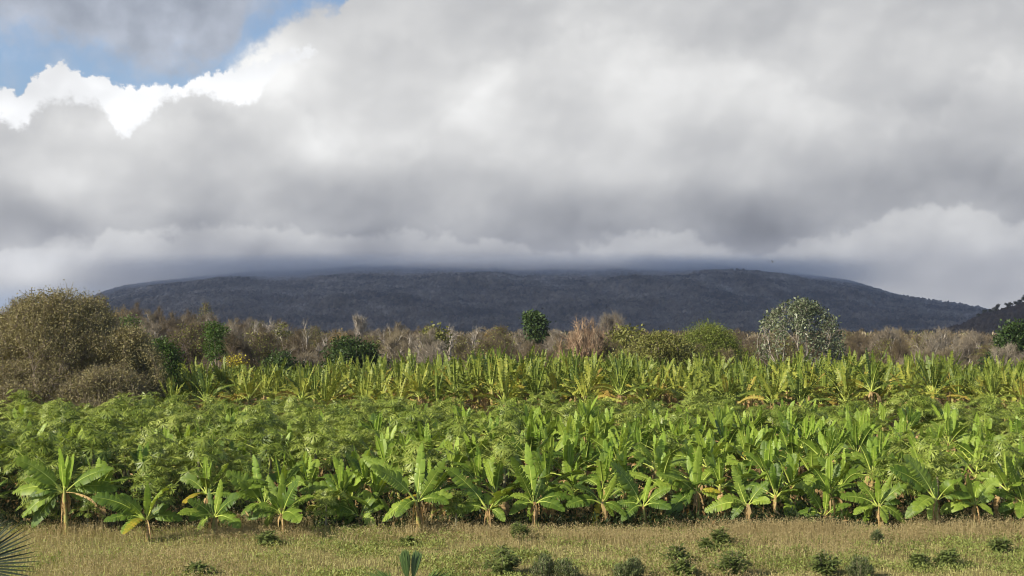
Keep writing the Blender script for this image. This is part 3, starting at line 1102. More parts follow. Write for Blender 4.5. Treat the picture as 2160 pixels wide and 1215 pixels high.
gB = [(grab(YM[k][0]), grab(YM[k][1][0][1])) for k in range(4)]
gP = [(grab(PV[k][0]), grab(PV[k][1])) for k in range(3)]
gT = [(grab(TM[k][0]), grab(TM[k][1][0][1])) for k in range(3)]
A = Acc()
ro = np.random.default_rng(12)
y = 45.0
while y < 112:
    if 80 < y < 84:
        y = 84.0
    half = .428 * y + 2.0
    for sd_ in (-1, 1):
        for k in range(7 if y < 84 else 5):
            xx_ = sd_ * (half + 1.6 + k * 2.2 + ro.normal(0, .3)); yy_ = y + ro.normal(0, .3)
            if y >= 84:
                if sd_ < 0: continue
                (a_, b_), o_, sc_ = gT[ro.integers(3)], (8, 0), ro.uniform(.95, 1.2)
            elif ro.random() < (.2 if sd_ < 0 else .7):
                (a_, b_), o_, sc_ = gB[ro.integers(4)], (8, 0), ro.uniform(.95, 1.15)
            else:
                (a_, b_), o_, sc_ = gP[ro.integers(3)], (12, 10), ro.uniform(.85, 1.15)
            rz = ro.uniform(0, 6.28); c, s_ = math.cos(rz), math.sin(rz)
            Rm = np.array([[c, s_, 0], [-s_, c, 0], [0, 0, 1]]) * sc_
            off_t = 14 if y >= 84 else 0
            A.add(a_[0] @ Rm + [xx_, yy_, 0], a_[1], o_[0] + a_[2])
            A.add(b_[0] @ Rm + [xx_, yy_, 0], b_[1], (13 + b_[2]) if y >= 84 else o_[1] + b_[2])
    y += 2.45 if y < 84 else 2.9
mats = [m for k in 'gpyd' for m in (M[LM[k][0]], M[LM[k][1]])] + [M['stem'], M['banana_dry'], M['papaya'], M['rib'], M['papaya_stem']] + [m for k in 'gpyd' for m in (M[LMT[k][0]], M[LMT[k][1]])]
o = A.make('crop_margin', mats)
tag(o, 'banana and papaya crop going on past the sides of the field', 'crop', kind='stuff')
print('bananas', nb, 'papaya', np_, 'tall', len(tall), 'rest', len(rest))

# ------------------------------------------------------------------ trees
def skeleton(r, H, W, trunk=.25, levels=4, nch=(3, 4), spread=.55, updraft=.25, wander=.18, lean=0.0, multi=1, shrink=.68, tmin=.3, taper=.62, fill=84, round_base=.35):
    """branching skeleton; returns segments (p0, p1, r0, r1, level) and tips (p, d)"""
    segs, tips = [], []

    def grow(p, d, L, rad, lev):
        n = 4 if lev == 0 else 3
        pts = [p]
        for i in range(n):
            d = unit(d + r.normal(0, wander, 3) + np.array([0, 0, updraft * .3]))
            q = pts[-1] + d * L / n
            segs.append((pts[-1], q, rad * (1 - .38 * i / n), rad * (1 - .38 * (i + 1) / n), lev))
            pts.append(q)
        if lev >= levels:
            tips.append((pts[-1], d)); tips.append((pts[-2], d))
            return
        k = r.integers(nch[0], nch[1] + 1)
        a0 = r.uniform(0, 6.28)
        ax = unit(np.cross(d, [0.3, .1, 1.0] if abs(d[2]) < .95 else [1.0, 0, 0])); bx = np.cross(d, ax)
        for j in range(k):
            a = a0 + j * 6.283 / k + r.normal(0, .35)
            sp = spread * r.uniform(.6, 1.35)
            nd = unit(d * math.cos(sp) + (ax * math.cos(a) + bx * math.sin(a)) * math.sin(sp) + np.array([0, 0, updraft]))
            st = pts[-1] if (j == 0 or lev == 0 and tmin > .6) else pts[-1] * 1
            if j > 0 and lev > 0: st = pts[r.integers(1, len(pts))]
            grow(st, nd, L * shrink * r.uniform(.75, 1.2) if lev > 0 else L0 * r.uniform(.8, 1.2), rad * taper, lev + 1)
    L0 = 1.0
    for k in range(multi):
        a = r.uniform(0, 6.28)
        o = np.array([math.cos(a), math.sin(a), 0]) * (.12 if multi > 1 else 0)
        d = unit(np.array([math.cos(a) * (lean + (.55 if multi > 1 else 0)), math.sin(a) * (lean + (.55 if multi > 1 else 0)), 1.0]))
        grow(o, d, trunk * 2.2, .10, 0)
    P0 = np.array([s[0] for s in segs]); P1 = np.array([s[1] for s in segs])
    R0 = np.array([s[2] for s in segs]); R1 = np.array([s[3] for s in segs]); LV = np.array([s[4] for s in segs])
    TP = np.array([t[0] for t in tips]); TD = np.array([t[1] for t in tips])
    ext = np.percentile(np.hypot(TP[:, 0], TP[:, 1]), fill) * 2
    top = np.percentile(TP[:, 2], min(99, fill + 6))
    S = np.array([W / ext, W / ext, H / top])
    cz = H * round_base

    def fit(Q):
        Q = Q * S
        q = (Q - [0, 0, cz]) / [W / 2, W / 2, (H - cz)]
        up_ = Q[:, 2] > cz
        rad = np.where(up_, np.linalg.norm(q, axis=1), np.hypot(q[:, 0], q[:, 1]))
        k = np.where(rad > 1, (1 - .10 * (1 - np.exp(-(rad - 1) * 3))) / np.maximum(rad, 1e-6), 1)
        k2 = k[:, None]
        return np.where(up_[:, None], (Q - [0, 0, cz]) * k2 + [0, 0, cz], Q * np.concatenate([k2, k2, k2 * 0 + 1], 1))
    return fit(P0), fit(P1), R0, R1, LV, fit(TP), unit(TD * S)


def tree_meshes(seed, H, W, trunkr=.16, leaf=None, nleaf=18, leafsize=.16, leafw=.55, clump=.35, twig=0, twigl=.6, twigr=.010, flat=.6, barkmat='bark', twigmat=None, upleaf=.4, **kw):
    r = np.random.default_rng(seed)
    P0, P1, R0, R1, LV, TP, TD = skeleton(r, H, W, **kw)
    k = trunkr / R0.max()
    T = Acc()
    thick = LV <= 1
    V, F = tubes(P0[thick] - (P1[thick] - P0[thick]) * .04, P1[thick], R0[thick] * k, R1[thick] * k, 6); T.add(V, F)
    th = ~thick
    V, F = tubes(P0[th], P1[th], np.maximum(R0[th] * k, .012), np.maximum(R1[th] * k, .008), 3); T.add(V, F)
    trunk = T.make('trunk', [M[barkmat]], link=False)
    C = Acc()
    mats = []
    if twig:
        n = len(TP) * twig
        b = np.repeat(TP, twig, 0) + r.normal(0, clump * .35, (n, 3)) * [1, 1, flat]
        d = unit(np.repeat(TD, twig, 0) + r.normal(0, .55, (n, 3)) + [0, 0, .15])
        L = twigl * r.uniform(.5, 1.3, n)
        V, F = tubes(b, b + d * L[:, None], np.full(n, twigr), np.full(n, twigr * .35), 3)
        C.add(V, F, 0); mats.append(M[twigmat or barkmat])
    if leaf:
        n = len(TP) * nleaf
        g = r.normal(0, clump, (n, 3)) * [1, 1, flat]
        c = np.repeat(TP, nleaf, 0) + g
        out = unit(g + [0, 0, .05])
        d = unit(out * .5 + r.normal(0, .7, (n, 3)) + [0, 0, -.15])
        nn = unit(r.normal(0, .6, (n, 3)) + [0, 0, upleaf] + out * .3)
        s = leafsize * r.uniform(.6, 1.35, n)
        V, F = cards(c, d, nn, s, s * leafw)
        C.add(V, F, len(mats)); mats.append(M[leaf])
    crown = C.make('crown', mats, link=False)
    return trunk, crown


def put_tree(name, ms, px, Y, label, cat, group=None, sc=1.0, rz=None, r=None, z=0.0):
    x = P(px, 700, Y)[0]
    root = empty(name, (x, Y, z), label, cat, group)
    root.rotation_euler = (0, 0, rz if rz is not None else 0)
    root.scale = (sc, sc, sc) if np.isscalar(sc) else sc
    place('trunk', ms[0], root); place('crown', ms[1], root)
    return root


M['bark'] = noisemat('grey_brown_bark', [(.10, .075, .055), (.19, .15, .12), (.28, .23, .19)], 3.0, .9)
M['bark_pale'] = noisemat('pale_bark', [(.22, .19, .15), (.36, .32, .27), (.50, .46, .40)], 1.5, .85)
M['bark_red'] = noisemat('reddish_bark', [(.24, .155, .095), (.37, .26, .17), (.50, .38, .26)], 1.5, .85)
M['twig_brown'] = noisemat('brown_twigs', [(.085, .066, .038), (.15, .118, .072), (.235, .19, .12)], .08, .9, 3, 1.5)
M['twig_tan'] = noisemat('tan_twigs', [(.15, .12, .072), (.24, .20, .13), (.35, .30, .21)], .08, .9, 3, 1.5)
M['twig_grey'] = noisemat('grey_twigs', [(.18, .15, .11), (.27, .23, .175), (.36, .32, .25)], .08, .9, 3, 1.5)
M['bush_leaf'] = leafmat('olive_brown_foliage', [(.10, .085, .034), (.16, .14, .056), (.22, .195, .082), (.30, .27, .13)], .18, .6, .5, .4, .3, 1.1, .1)
M['leaf_dark'] = leafmat('dark_green_foliage', [(.012, .024, .008), (.024, .048, .013), (.045, .082, .020), (.075, .12, .032)], .2, .5, .5, .5, .3, 1.2, .15)
M['leaf_vivid'] = leafmat('vivid_green_foliage', [(.025, .055, .012), (.05, .10, .018), (.09, .155, .028)], .28, .5, .5, .5, .3, 1.3, .15)
M['leaf_olive'] = leafmat('olive_green_foliage', [(.06, .075, .018), (.12, .135, .03), (.19, .20, .05), (.26, .26, .075)], .22, .5, .5, .5, .3, 1.1, .15)
M['leaf_lime'] = leafmat('yellow_green_foliage', [(.08, .11, .02), (.14, .18, .03), (.20, .25, .045)], .3, .5, .5, .5, .3, 1.2, .15)
M['leaf_silver'] = leafmat('silver_green_foliage', [(.05, .065, .030), (.10, .125, .062), (.20, .235, .14)], .12, .38, .5, .6, .6, 1.0, .1)
M['leaf_yellow'] = leafmat('yellow_blossom', [(.26, .23, .03), (.50, .45, .04), (.62, .56, .06)], .25, .6, .5, .5, .2, 1.0, .1)
M['leaf_rust'] = leafmat('yellowing_foliage', [(.15, .11, .035), (.26, .19, .05), (.36, .26, .06)], .2, .6, .5, .5, .2, 1.0, .2)


def hz(py, Y):
    return P(1080, py, Y)[2]


def wd(w, Y):
    return w * Y / FPX


# --- the trees one can single out: (name, px, top py, width px, distance, kind, label, category)
def unique(name, px, py, w, Y, label, cat, seed, **kw):
    H = hz(py, Y); W = wd(w, Y)
    return put_tree(name, tree_meshes(seed, H, W, **kw), px, Y, label, cat)


BIG = dict(trunk=.10, levels=4, nch=(3, 4), spread=.62, updraft=.10, wander=.22, multi=5, shrink=.72, leaf='bush_leaf', nleaf=52, leafsize=.14, leafw=.5, clump=.34,
           twig=3, twigl=.7, twigr=.014, flat=.8, twigmat='twig_tan', trunkr=.14, fill=88, round_base=.18)
unique('bush_tree', 122, 614, 350, 90, 'huge dome shaped olive brown bush at the left, taller than everything around it', 'tree', 1, **BIG)
unique('bush_tree', 262, 700, 190, 88, 'lower right shoulder bush joined to the huge olive brown bush', 'tree', 2, **dict(BIG, multi=4))
unique('bush_tree', -30, 680, 170, 91, 'olive brown bush cut by the left edge, lower than the big dome', 'tree', 3, **dict(BIG, multi=4))
unique('bush_tree', 225, 785, 220, 85, 'low tangled brown bush at the foot of the huge dome bush', 'tree', 4, **dict(BIG, multi=5, nleaf=24))
unique('bush_tree', 60, 770, 260, 86, 'low olive bush at the left foot of the huge dome bush', 'tree', 6, **dict(BIG, multi=5, nleaf=24))
GR = dict(trunk=.3, levels=4, nch=(3, 3), spread=.7, updraft=.12, wander=.24, twig=1, leafw=.6, flat=.6, fill=93)
unique('green_tree', 292, 655, 100, 120, 'fresh green tree top peeping out behind the right shoulder of the big brown bush', 'tree', 10, **dict(GR, leaf='leaf_vivid', nleaf=40, leafsize=.22, clump=.45))
unique('green_tree', 335, 715, 75, 104, 'green leafy tree hugging the right flank of the big brown bush', 'tree', 11, **dict(GR, leaf='leaf_vivid', nleaf=40, leafsize=.2, clump=.4))
unique('green_tree', 455, 684, 105, 128, 'slender vivid green tree left of the yellow flowering shrub', 'tree', 12, **dict(GR, leaf='leaf_vivid', nleaf=34, leafsize=.22, clump=.36))
unique('flowering_shrub', 497, 752, 85, 119, 'shrub covered in bright yellow flowers at the left of the rear bananas', 'shrub', 13, **dict(GR, multi=3, leaf='leaf_yellow', nleaf=7, leafsize=.2, clump=.35, twig=4, twigmat='twig_brown'))
unique('green_bush', 602, 748, 105, 119, 'rounded mid green bush left of the darkest green tree', 'bush', 14, **dict(GR, multi=4, trunk=.12, leaf='leaf_dark', nleaf=30, leafsize=.24, clump=.42))
unique('green_tree', 742, 716, 142, 121, 'broad dark green tree with glossy leaves right behind the rear bananas', 'tree', 15, **dict(GR, multi=4, trunk=.10, leaf='leaf_dark', nleaf=34, leafsize=.27, clump=.42, flat=.5))
unique('round_tree', 1114, 664, 64, 200, 'small dark round tree standing out against the mountain', 'tree', 16, **dict(GR, trunk=1.3, levels=3, nch=(4, 5), leaf='leaf_dark', nleaf=34, leafsize=.5, clump=.6, round_base=.72, fill=75))
unique('bare_tree', 1236, 672, 130, 124, 'leafless vase shaped tree of long reddish branches rising like a broom', 'tree', 17,
       trunk=.10, levels=4, nch=(2, 3), spread=.28, updraft=.10, wander=.10, multi=7, shrink=.8, fill=97, taper=.75, twig=3, twigl=.8, twigr=.020, clump=.12, barkmat='bark_red', twigmat='bark_red', trunkr=.16)
unique('bare_tree', 1290, 664, 80, 170, 'grey twiggy tree dome behind the reddish broom shaped tree', 'tree', 18,
       trunk=.3, levels=4, nch=(3, 4), spread=.5, updraft=.15, wander=.15, twig=5, twigl=1.0, twigr=.018, clump=.3, twigmat='twig_grey')
unique('olive_tree', 1322, 685, 100, 150, 'yellowish green tree top between the broom shaped tree and the olive thicket', 'tree', 19, **dict(GR, leaf='leaf_olive', nleaf=22, leafsize=.36, clump=.5, flat=.45))
unique('olive_bush', 1392, 708, 210, 119, 'wide olive green thicket rising over the rear bananas right of centre', 'bush', 20, **dict(BIG, leaf='leaf_olive', nleaf=30, leafsize=.22, twig=1, multi=6))
unique('olive_bush', 1320, 745, 120, 118, 'low dark olive bush at the left foot of the wide olive thicket', 'bush', 21, **dict(BIG, leaf='leaf_olive', nleaf=28, leafsize=.2, twig=2, multi=4))
unique('round_tree', 1490, 686, 142, 135, 'dome shaped yellow green tree right of the olive thicket', 'tree', 22, **dict(BIG, leaf='leaf_lime', nleaf=44, leafsize=.17, clump=.5, twig=1, multi=4))
unique('silver_tree', 1686, 634, 180, 122, 'tall tree with silvery leaves and pale forked branches, alone right of centre', 'tree', 23,
       trunk=.22, levels=5, nch=(2, 3), spread=.55, updraft=.10, wander=.15, multi=4, shrink=.72, fill=72, round_base=.5, leaf='leaf_silver', nleaf=11, leafsize=.26, leafw=.6, clump=.27,
       twig=1, twigl=.5, twigr=.014, flat=.9, barkmat='bark_pale', twigmat='bark_pale', trunkr=.15)
unique('green_tree', 2152, 685, 100, 150, 'very dark leafy tree cut by the right edge', 'tree', 24, **dict(GR, leaf='leaf_dark', nleaf=34, leafsize=.42, clump=.6))
unique('green_bush', 2100, 752, 120, 124, 'dark flat topped bush below the tree at the right edge', 'bush', 25, **dict(GR, multi=4, trunk=.1, leaf='leaf_dark', nleaf=20, leafsize=.3, clump=.5, twig=3, twigmat='twig_brown'))
unique('green_bush', 20, 790, 60, 100, 'green bush peeping over the papayas at the left edge', 'bush', 26, **dict(GR, multi=4, trunk=.1, leaf='leaf_vivid', nleaf=20, leafsize=.3, clump=.5))

PALE = dict(barkmat='bark_pale', twigmat='bark_pale', twigr=.022, twigl=.8, trunkr=.11, taper=.78, fill=97)
unique('bare_tree', 757, 660, 62, 205, 'pale leafless tree with upswept fan of branches, tallest above the dark green tree', 'tree', 30, trunk=.35, levels=4, nch=(3, 4), spread=.30, updraft=.12, wander=.1, twig=4, clump=.2, **PALE)
unique('bare_tree', 848, 698, 64, 150, 'pale flat topped leafless tree shaped like an umbrella on a single stem', 'tree', 31, trunk=.75, levels=3, nch=(3, 4), spread=.85, updraft=-.05, wander=.18, twig=3, clump=.25, **PALE)
unique('bare_tree', 556, 668, 84, 175, 'pale leafless tree with crooked open branches left of centre', 'tree', 32, trunk=.45, levels=3, nch=(3, 4), spread=.7, updraft=.05, wander=.22, twig=5, clump=.3, **PALE)
unique('bare_tree', 604, 674, 60, 180, 'leafless pale tree with a faint yellow crown next to the crooked one', 'tree', 33, trunk=.4, levels=3, nch=(3, 4), spread=.6, updraft=.05, wander=.2, twig=4, clump=.3, leaf='leaf_olive', nleaf=6, leafsize=.4, **PALE)
unique('bare_tree', 641, 682, 40, 165, 'thin pale forked tree between two brown crowns', 'tree', 34, trunk=.5, levels=3, nch=(2, 3), spread=.5, updraft=.1, wander=.2, twig=4, clump=.2, **PALE)
unique('bare_tree', 810, 680, 40, 185, 'short forked white snag right of the upswept pale tree', 'tree', 35, trunk=.5, levels=2, nch=(2, 3), spread=.5, updraft=.2, wander=.25, twig=5, clump=.15, **PALE)
unique('bare_tree', 940, 688, 72, 150, 'pale bent leafless tree beside an olive coloured crown', 'tree', 36, trunk=.4, lean=.5, levels=3, nch=(3, 3), spread=.65, updraft=.1, wander=.22, twig=4, clump=.3, **PALE)
unique('olive_tree', 918, 684, 50, 145, 'olive coloured rounded tree left of the pale bent tree', 'tree', 37, **dict(GR, leaf='leaf_olive', nleaf=14, leafsize=.4, clump=.5, twig=3))
unique('bare_tree', 996, 692, 84, 155, 'wide flat crowned grey tree right of the pale bent tree', 'tree', 38, trunk=.6, levels=3, nch=(3, 4), spread=.9, updraft=-.05, wander=.15, twig=5, clump=.3, **PALE)
unique('bare_tree', 674, 712, 54, 140, 'small crooked white tree just left of the dark green tree', 'tree', 39, trunk=.4, levels=3, nch=(3, 3), spread=.8, updraft=.1, wander=.25, twig=4, clump=.3, **PALE)
unique('bare_tree', 888, 715, 36, 140, 'thin grey leafless stem between the umbrella shaped and the bent tree', 'tree', 40, trunk=.8, levels=2, nch=(3, 4), spread=.8, updraft=0., wander=.2, twig=4, clump=.2, **PALE)
unique('olive_tree', 1042, 748, 70, 122, 'orange yellow shrub glowing just above the middle rear bananas', 'shrub', 41, **dict(GR, multi=3, trunk=.1, leaf='leaf_rust', nleaf=9, leafsize=.22, clump=.4, twig=3))
unique('bare_tree', 1975, 698, 130, 140, 'widest pale twiggy tree of the right hand forest', 'tree', 42, **dict(dict(trunk=.2, levels=4, nch=(3, 4), spread=.42, updraft=.1, wander=.14, twig=3, clump=.3, multi=3), **dict(PALE, twigmat='twig_grey')))
unique('bare_tree', 2045, 704, 100, 145, 'pale spreading twiggy tree left of the dark edge tree', 'tree', 43, **dict(dict(trunk=.2, levels=4, nch=(3, 4), spread=.5, updraft=.1, wander=.14, twig=3, clump=.3, multi=3), **dict(PALE, twigmat='twig_grey')))
unique('bare_tree', 1880, 700, 100, 145, 'pale twiggy tree below the small white houses', 'tree', 44, **dict(dict(trunk=.2, levels=4, nch=(3, 4), spread=.5, updraft=.1, wander=.14, twig=3, clump=.3, multi=3), **dict(PALE, twigmat='twig_grey')))

# --- forest filling: copies of a handful of crowns
FV = []
for i, (tw, sp_, lf) in enumerate((('twig_brown', .5, None), ('twig_tan', .45, None), ('twig_brown', .65, None), ('twig_grey', .5, None), ('twig_brown', .5, 'leaf_olive'), ('twig_tan', .55, 'leaf_rust'), ('twig_brown', .55, None), ('twig_tan', .6, None))):
    FV.append((lf, tree_meshes(400 + i, 9.0, 8.0, trunkr=.14, taper=.78 if i in (1, 3, 7) else .62, fill=92, barkmat='bark_pale' if i in (1, 3, 7) else 'bark', twigmat=tw, trunk=.25, levels=4, nch=(3, 4), spread=sp_, updraft=.12,
                          wander=.16, twig=6, twigl=.8, twigr=.022, clump=.5, leaf=lf, nleaf=5, leafsize=.3)))
TOPS = [(-60, 640), (0, 650), (120, 640), (240, 645), (330, 662), (420, 664), (480, 672), (540, 684), (620, 690), (700, 700), (800, 694), (900, 690), (1000, 696), (1080, 700), (1200, 704), (1300, 702), (1450, 700), (1560, 708),
        (1700, 706), (1800, 702), (1900, 702), (2000, 706), (2100, 708), (2160, 706), (2260, 704)]
rf = np.random.default_rng(33)
SH = {'leaf_olive': 'brown forest tree with a thin olive green crown', 'leaf_rust': 'brown forest tree with scattered yellow leaves', None: 'leafless brown twiggy tree in the dry forest behind the bananas'}
for (Y, step, dtop) in ((126, 88, 28), (146, 76, 14), (172, 64, 6), (206, 58, 2), (250, 52, 0), (310, 46, 0)):
    px = -260 + rf.uniform(0, step)
    while px < 2430:
        yy = max(122.0, Y * rf.uniform(.93, 1.07))
        top = interp(px, TOPS) + dtop + rf.normal(0, 8)
        if 1560 < px < 1640 and Y < 200: top += 12
        H = hz(top, yy)
        v = FV[rf.choice(8, p=[.18, .12, .15, .1, .2, .07, .1, .08])]
        s = H / 9.0
        sw = wd(step * rf.uniform(1.15, 1.6), yy) / 8.0
        put_tree('bare_tree' if v[0] is None else 'sparse_tree', v[1], px, yy, SH[v[0]], 'tree', {None: 'leafless trees of the dry forest', 'leaf_olive': 'olive tinted trees of the dry forest', 'leaf_rust': 'yellow tinted trees of the dry forest'}[v[0]],
                 (sw, sw, s), rf.uniform(0, 6.28))
        px += step * rf.uniform(.75, 1.2)

# far-off wood that reads as one mass, out to the foot of the mountain
n = 2600
yy = 340 + 2100 * rf.random(n) ** 1.6
xx = (rf.random(n) - .5) * 2 * .5 * yy
hh = rf.uniform(5.0, 7.4, n)
K = 34
g = unit(rf.normal(0, 1, (n, K, 3))) * (rf.random((n, K, 1)) ** .33) * np.array([4.2, 4.2, 2.4])
c = np.stack([xx, yy, hh * .62], 1)[:, None] + g
c = c.reshape(-1, 3)
d = unit(rf.normal(0, .5, (n * K, 3)) + [0, 0, .6])
L_ = rf.uniform(1.0, 2.2, n * K) * np.repeat(np.clip(yy / 600, .8, 2), K)
V1, F1 = cards(c, d, rf.normal(0, 1, (n * K, 3)), L_, L_ * .35)
mi = np.repeat(rf.choice(3, n, p=[.6, .3, .1]), K)
o = build('distant_forest', V1, F1, [M['twig_brown'], M['twig_tan'], M['leaf_olive']], mi)
tag(o, 'far off brown forest filling the plain up to the foot of the mountain', 'forest', kind='stuff')

# trees along the crest of the right-hand hill and on the mountain shoulder
HT = [tree_meshes(430 + i, 8.5, 8.0, trunkr=.2, barkmat='bark', twigmat='twig_brown', trunk=.35, levels=3, nch=(3, 4), spread=.6, updraft=.1, wander=.2, twig=4, twigl=1.2, twigr=.05, clump=.5,
                  leaf='leaf_dark', nleaf=9, leafsize=.7) for i in range(3)]
for i, px in enumerate((2064, 2078, 2090, 2099, 2110, 2121, 2132, 2143, 2152, 2166, 2180)):
    yy = 1290.0 + rf.normal(0, 8)
    x = P(px, 650, yy)[0]
    put_tree('hill_tree', HT[i % 3], px, yy, 'small dark tree on the crest of the wooded hill at the right edge', 'tree', 'trees on the crest of the right hand hill', rf.uniform(.7, 1.25), rf.uniform(0, 6.28), z=float(hill_z(np.array([x]), np.array([yy]))[0]) - .5)

# --- small houses at the foot of the mountain
M['wall_white'] = noisemat('whitewashed_wall', [(.55, .55, .52), (.72, .72, .70)], .8, .9)
M['roof_tin'] = noisemat('tin_roof', [(.42, .44, .44), (.62, .64, .63)], .6, .6)
M['dark_opening'] = noisemat('dark_window', [(.02, .02, .02), (.04, .04, .04)], 1.0, .3)
M['clearing'] = noisemat('dry_clearing', [(.20, .20, .11), (.34, .32, .18)], .08, .95)


def house(px, py, Y, w, d, h, label):
    p = P(px, py, Y)
    z = p[2] - h * .7
    root = empty('house', (p[0], Y, z), label, 'house', 'small houses at the foot of the mountain')
    A = Acc()
    V = [(-w, -d, -4), (w, -d, -4), (w, d, -4), (-w, d, -4), (-w, -d, h * .65), (w, -d, h * .65), (w, d, h * .65), (-w, d, h * .65), (-w, 0, h), (w, 0, h)]
    A.add(V, [[0, 1, 5, 4], [1, 2, 6, 5], [2, 3, 7, 6], [3, 0, 4, 7], [4, 7, 8, 8], [5, 9, 6, 6]])
    A.make('wall', [M['wall_white']], root)
    A = Acc()
    e = .5
    for s in (-1, 1):
        A.add([(-w - e, s * (d + e), h * .62), (w + e, s * (d + e), h * .62), (w + e, 0, h + .15), (-w - e, 0, h + .15),
               (-w - e, s * (d + e), h * .62 + .2), (w + e, s * (d + e), h * .62 + .2), (w + e, 0, h + .35), (-w - e, 0, h + .35)],
              [[0, 1, 2, 3], [4, 5, 6, 7], [0, 1, 5, 4], [1, 2, 6, 5], [3, 0, 4, 7]])
    A.make('roof', [M['roof_tin']], root)
    for nm, x0, x1, z0, z1 in (('window', -.65 * w, -.3 * w, .3 * h, .5 * h), ('door', .1 * w, .4 * w, -.3, .48 * h)):
        A = Acc()
        A.add([(x0, -d - .06, z0), (x1, -d - .06, z0), (x1, -d - .06, z1), (x0, -d - .06, z1), (x0, -d + .1, z0), (x1, -d + .1, z0), (x1, -d + .1, z1), (x0, -d + .1, z1)],
              [[0, 1, 2, 3], [0, 4, 5, 1], [3, 2, 6, 7], [0, 3, 7, 4], [1, 5, 6, 2]])
        A.make(nm, [M['dark_opening']], root)


house(1845, 703, 2380, 5.0, 4.0, 6.0, 'larger white house of the pair at the foot of the mountain')
house(1833, 701, 2400, 3.0, 3.0, 4.6, 'small white house just left of the larger white house')
house(1898, 701, 2390, 3.6, 3.0, 4.6, 'lone low pale house right of the white pair')
p_ = P(1160, 653, 2900)
house(1160, 653, 3000, 3.2, 3.0, 6.0, 'tiny white hut alone on the lower slope of the mountain')

# thin mast above the big bush
A = Acc()
q = P(67, 606, 260)
V, F = polytube([[0, 0, 0], [0, 0, q[2] * .5], [0, 0, q[2]]], [.14, .11, .08], 6); A.add(V, F)
mp = empty('mast', (q[0], 260, 0), 'thin dark mast poking up just left of the top of the big brown bush', 'mast')
M['mast'] = noisemat('weathered_mast', [(.05, .045, .04), (.09, .08, .07)], 1, .7)
A.make('pole', [M['mast']], mp)
A = Acc(); V, F = tubes([[-.5, 0, q[2] - .7], [-.35, 0, q[2] - 1.3]], [[.5, 0, q[2] - .7], [.35, 0, q[2] - 1.3]], [.04, .04], [.04, .04], 4); A.add(V, F)
A.make('antenna', [M['mast']], mp)
# ------------------------------------------------------------------ foreground field
M['grass_tan'] = leafmat('dry_grass_blades', [(.23, .215, .08), (.34, .325, .13), (.47, .45, .20)], .3, .7, .35, .45, .2, 1.0, 0)
M['grass_green'] = leafmat('green_weed_blades', [(.09, .125, .03), (.19, .24, .06), (.33, .38, .12)], .35, .6, .5, .5, .25, 1.1, 0)
M['grass_red'] = leafmat('reddish_seed_heads', [(.26, .205, .10), (.35, .285, .145), (.44, .37, .20)], .3, .8, .5, .5, .15, 1.0, 0)
M['weed_dark'] = leafmat('dark_weed_leaves', [(.045, .07, .022), (.11, .15, .04), (.22, .27, .08)], .2, .5, .6, .55, .35, 1.1, .15)
M['weed_grey'] = leafmat('grey_green_weed_leaves', [(.055, .08, .035), (.11, .145, .06), (.19, .23, .09)], .15, .5, .6, .5, .3, 1.0, .15)
M['palm_shade'] = leafmat('shaded_palm_leaf', [(.010, .018, .010), (.02, .032, .016), (.035, .05, .022)], .05, .5, .6, .4, .3, 1.0, .1)  # shaded back of the frond put into the base colours
M['palm'] = leafmat('fan_palm_leaf', [(.03, .065, .02), (.07, .125, .035), (.13, .20, .055)], .15, .4, .6, .4, .5, 1.0, .1)


def blades(n, dens, hmin, hmax, w, spread, seed, y0=30.0, y1=46.5, heads=0, bend=.35):
    r = np.random.default_rng(seed)
    y = y0 + (y1 - y0) * r.random(n * 3)
    x = (r.random(n * 3) - .5) * 2 * (.43 * y + 6)
    keep = r.random(n * 3) < dens(x, y)
    x, y = x[keep][:n], y[keep][:n]
    n = len(x)
    h = r.uniform(hmin, hmax, n) * (.6 + .8 * fbm(x, y, 2.2, seed + 5, 2))
    az = r.uniform(0, 6.283, n)
    ln = r.uniform(.05, bend, n) * h
    w_ = w * r.uniform(.6, 1.3, n)
    b = np.stack([x, y, np.full(n, -.01)], 1)
    a = np.stack([np.cos(az), np.sin(az), az * 0], 1); s = np.stack([-np.sin(az), np.cos(az), az * 0], 1)
    m_ = b + a * (ln * .35)[:, None] + np.stack([x * 0, x * 0, h * .6], 1)
    t = b + a * ln[:, None] + np.stack([x * 0, x * 0, h], 1)
    V = np.stack([b - s * w_[:, None] * .5, b + s * w_[:, None] * .5, m_ + s * w_[:, None] * .4, m_ - s * w_[:, None] * .4, t], 1).reshape(-1, 3)
    k = (np.arange(n) * 5)[:, None]
    F = np.concatenate([k + [0, 1, 2, 3], k + [3, 2, 4, 4]])
    if heads:
        # loose seed heads near the blade tips
        q = np.repeat(t, heads, 0) + r.normal(0, .035, (n * heads, 3)) - [0, 0, .03]
        d = unit(r.normal(0, 1, (n * heads, 3)) + [0, 0, .8])
        V2, F2 = cards(q, d, r.normal(0, 1, (n * heads, 3)), np.full(n * heads, .055), np.full(n * heads, .022))
        F = np.concatenate([F, F2 + len(V)]); V = np.concatenate([V, V2])
    return V, F


def redpatch(x, y):
    px, py = pxof(x, y, 0)
    a = np.clip((fbm(x, y, 5.0, 77, 3) - .46) * 8, 0, 1)
    band = np.clip(1 - abs(py - 1134) / 22, 0, 1)
    side = np.interp(px, [0, 60, 120, 240, 420, 560, 900, 1000, 1150, 1300, 1500, 2200], [.3, .8, .9, .4, .3, .6, .7, .9, .7, .8, 1, 1])
    return np.clip(a * .45 + band * side, 0, 1)


def greenpatch(x, y):
    return np.clip((.5 * fbm(x + 31, y, 2.6, 55, 4) + .5 * fbm(x * .6 + 9, y, 5.5, 58, 2) - .38) * 6, .08, 1)


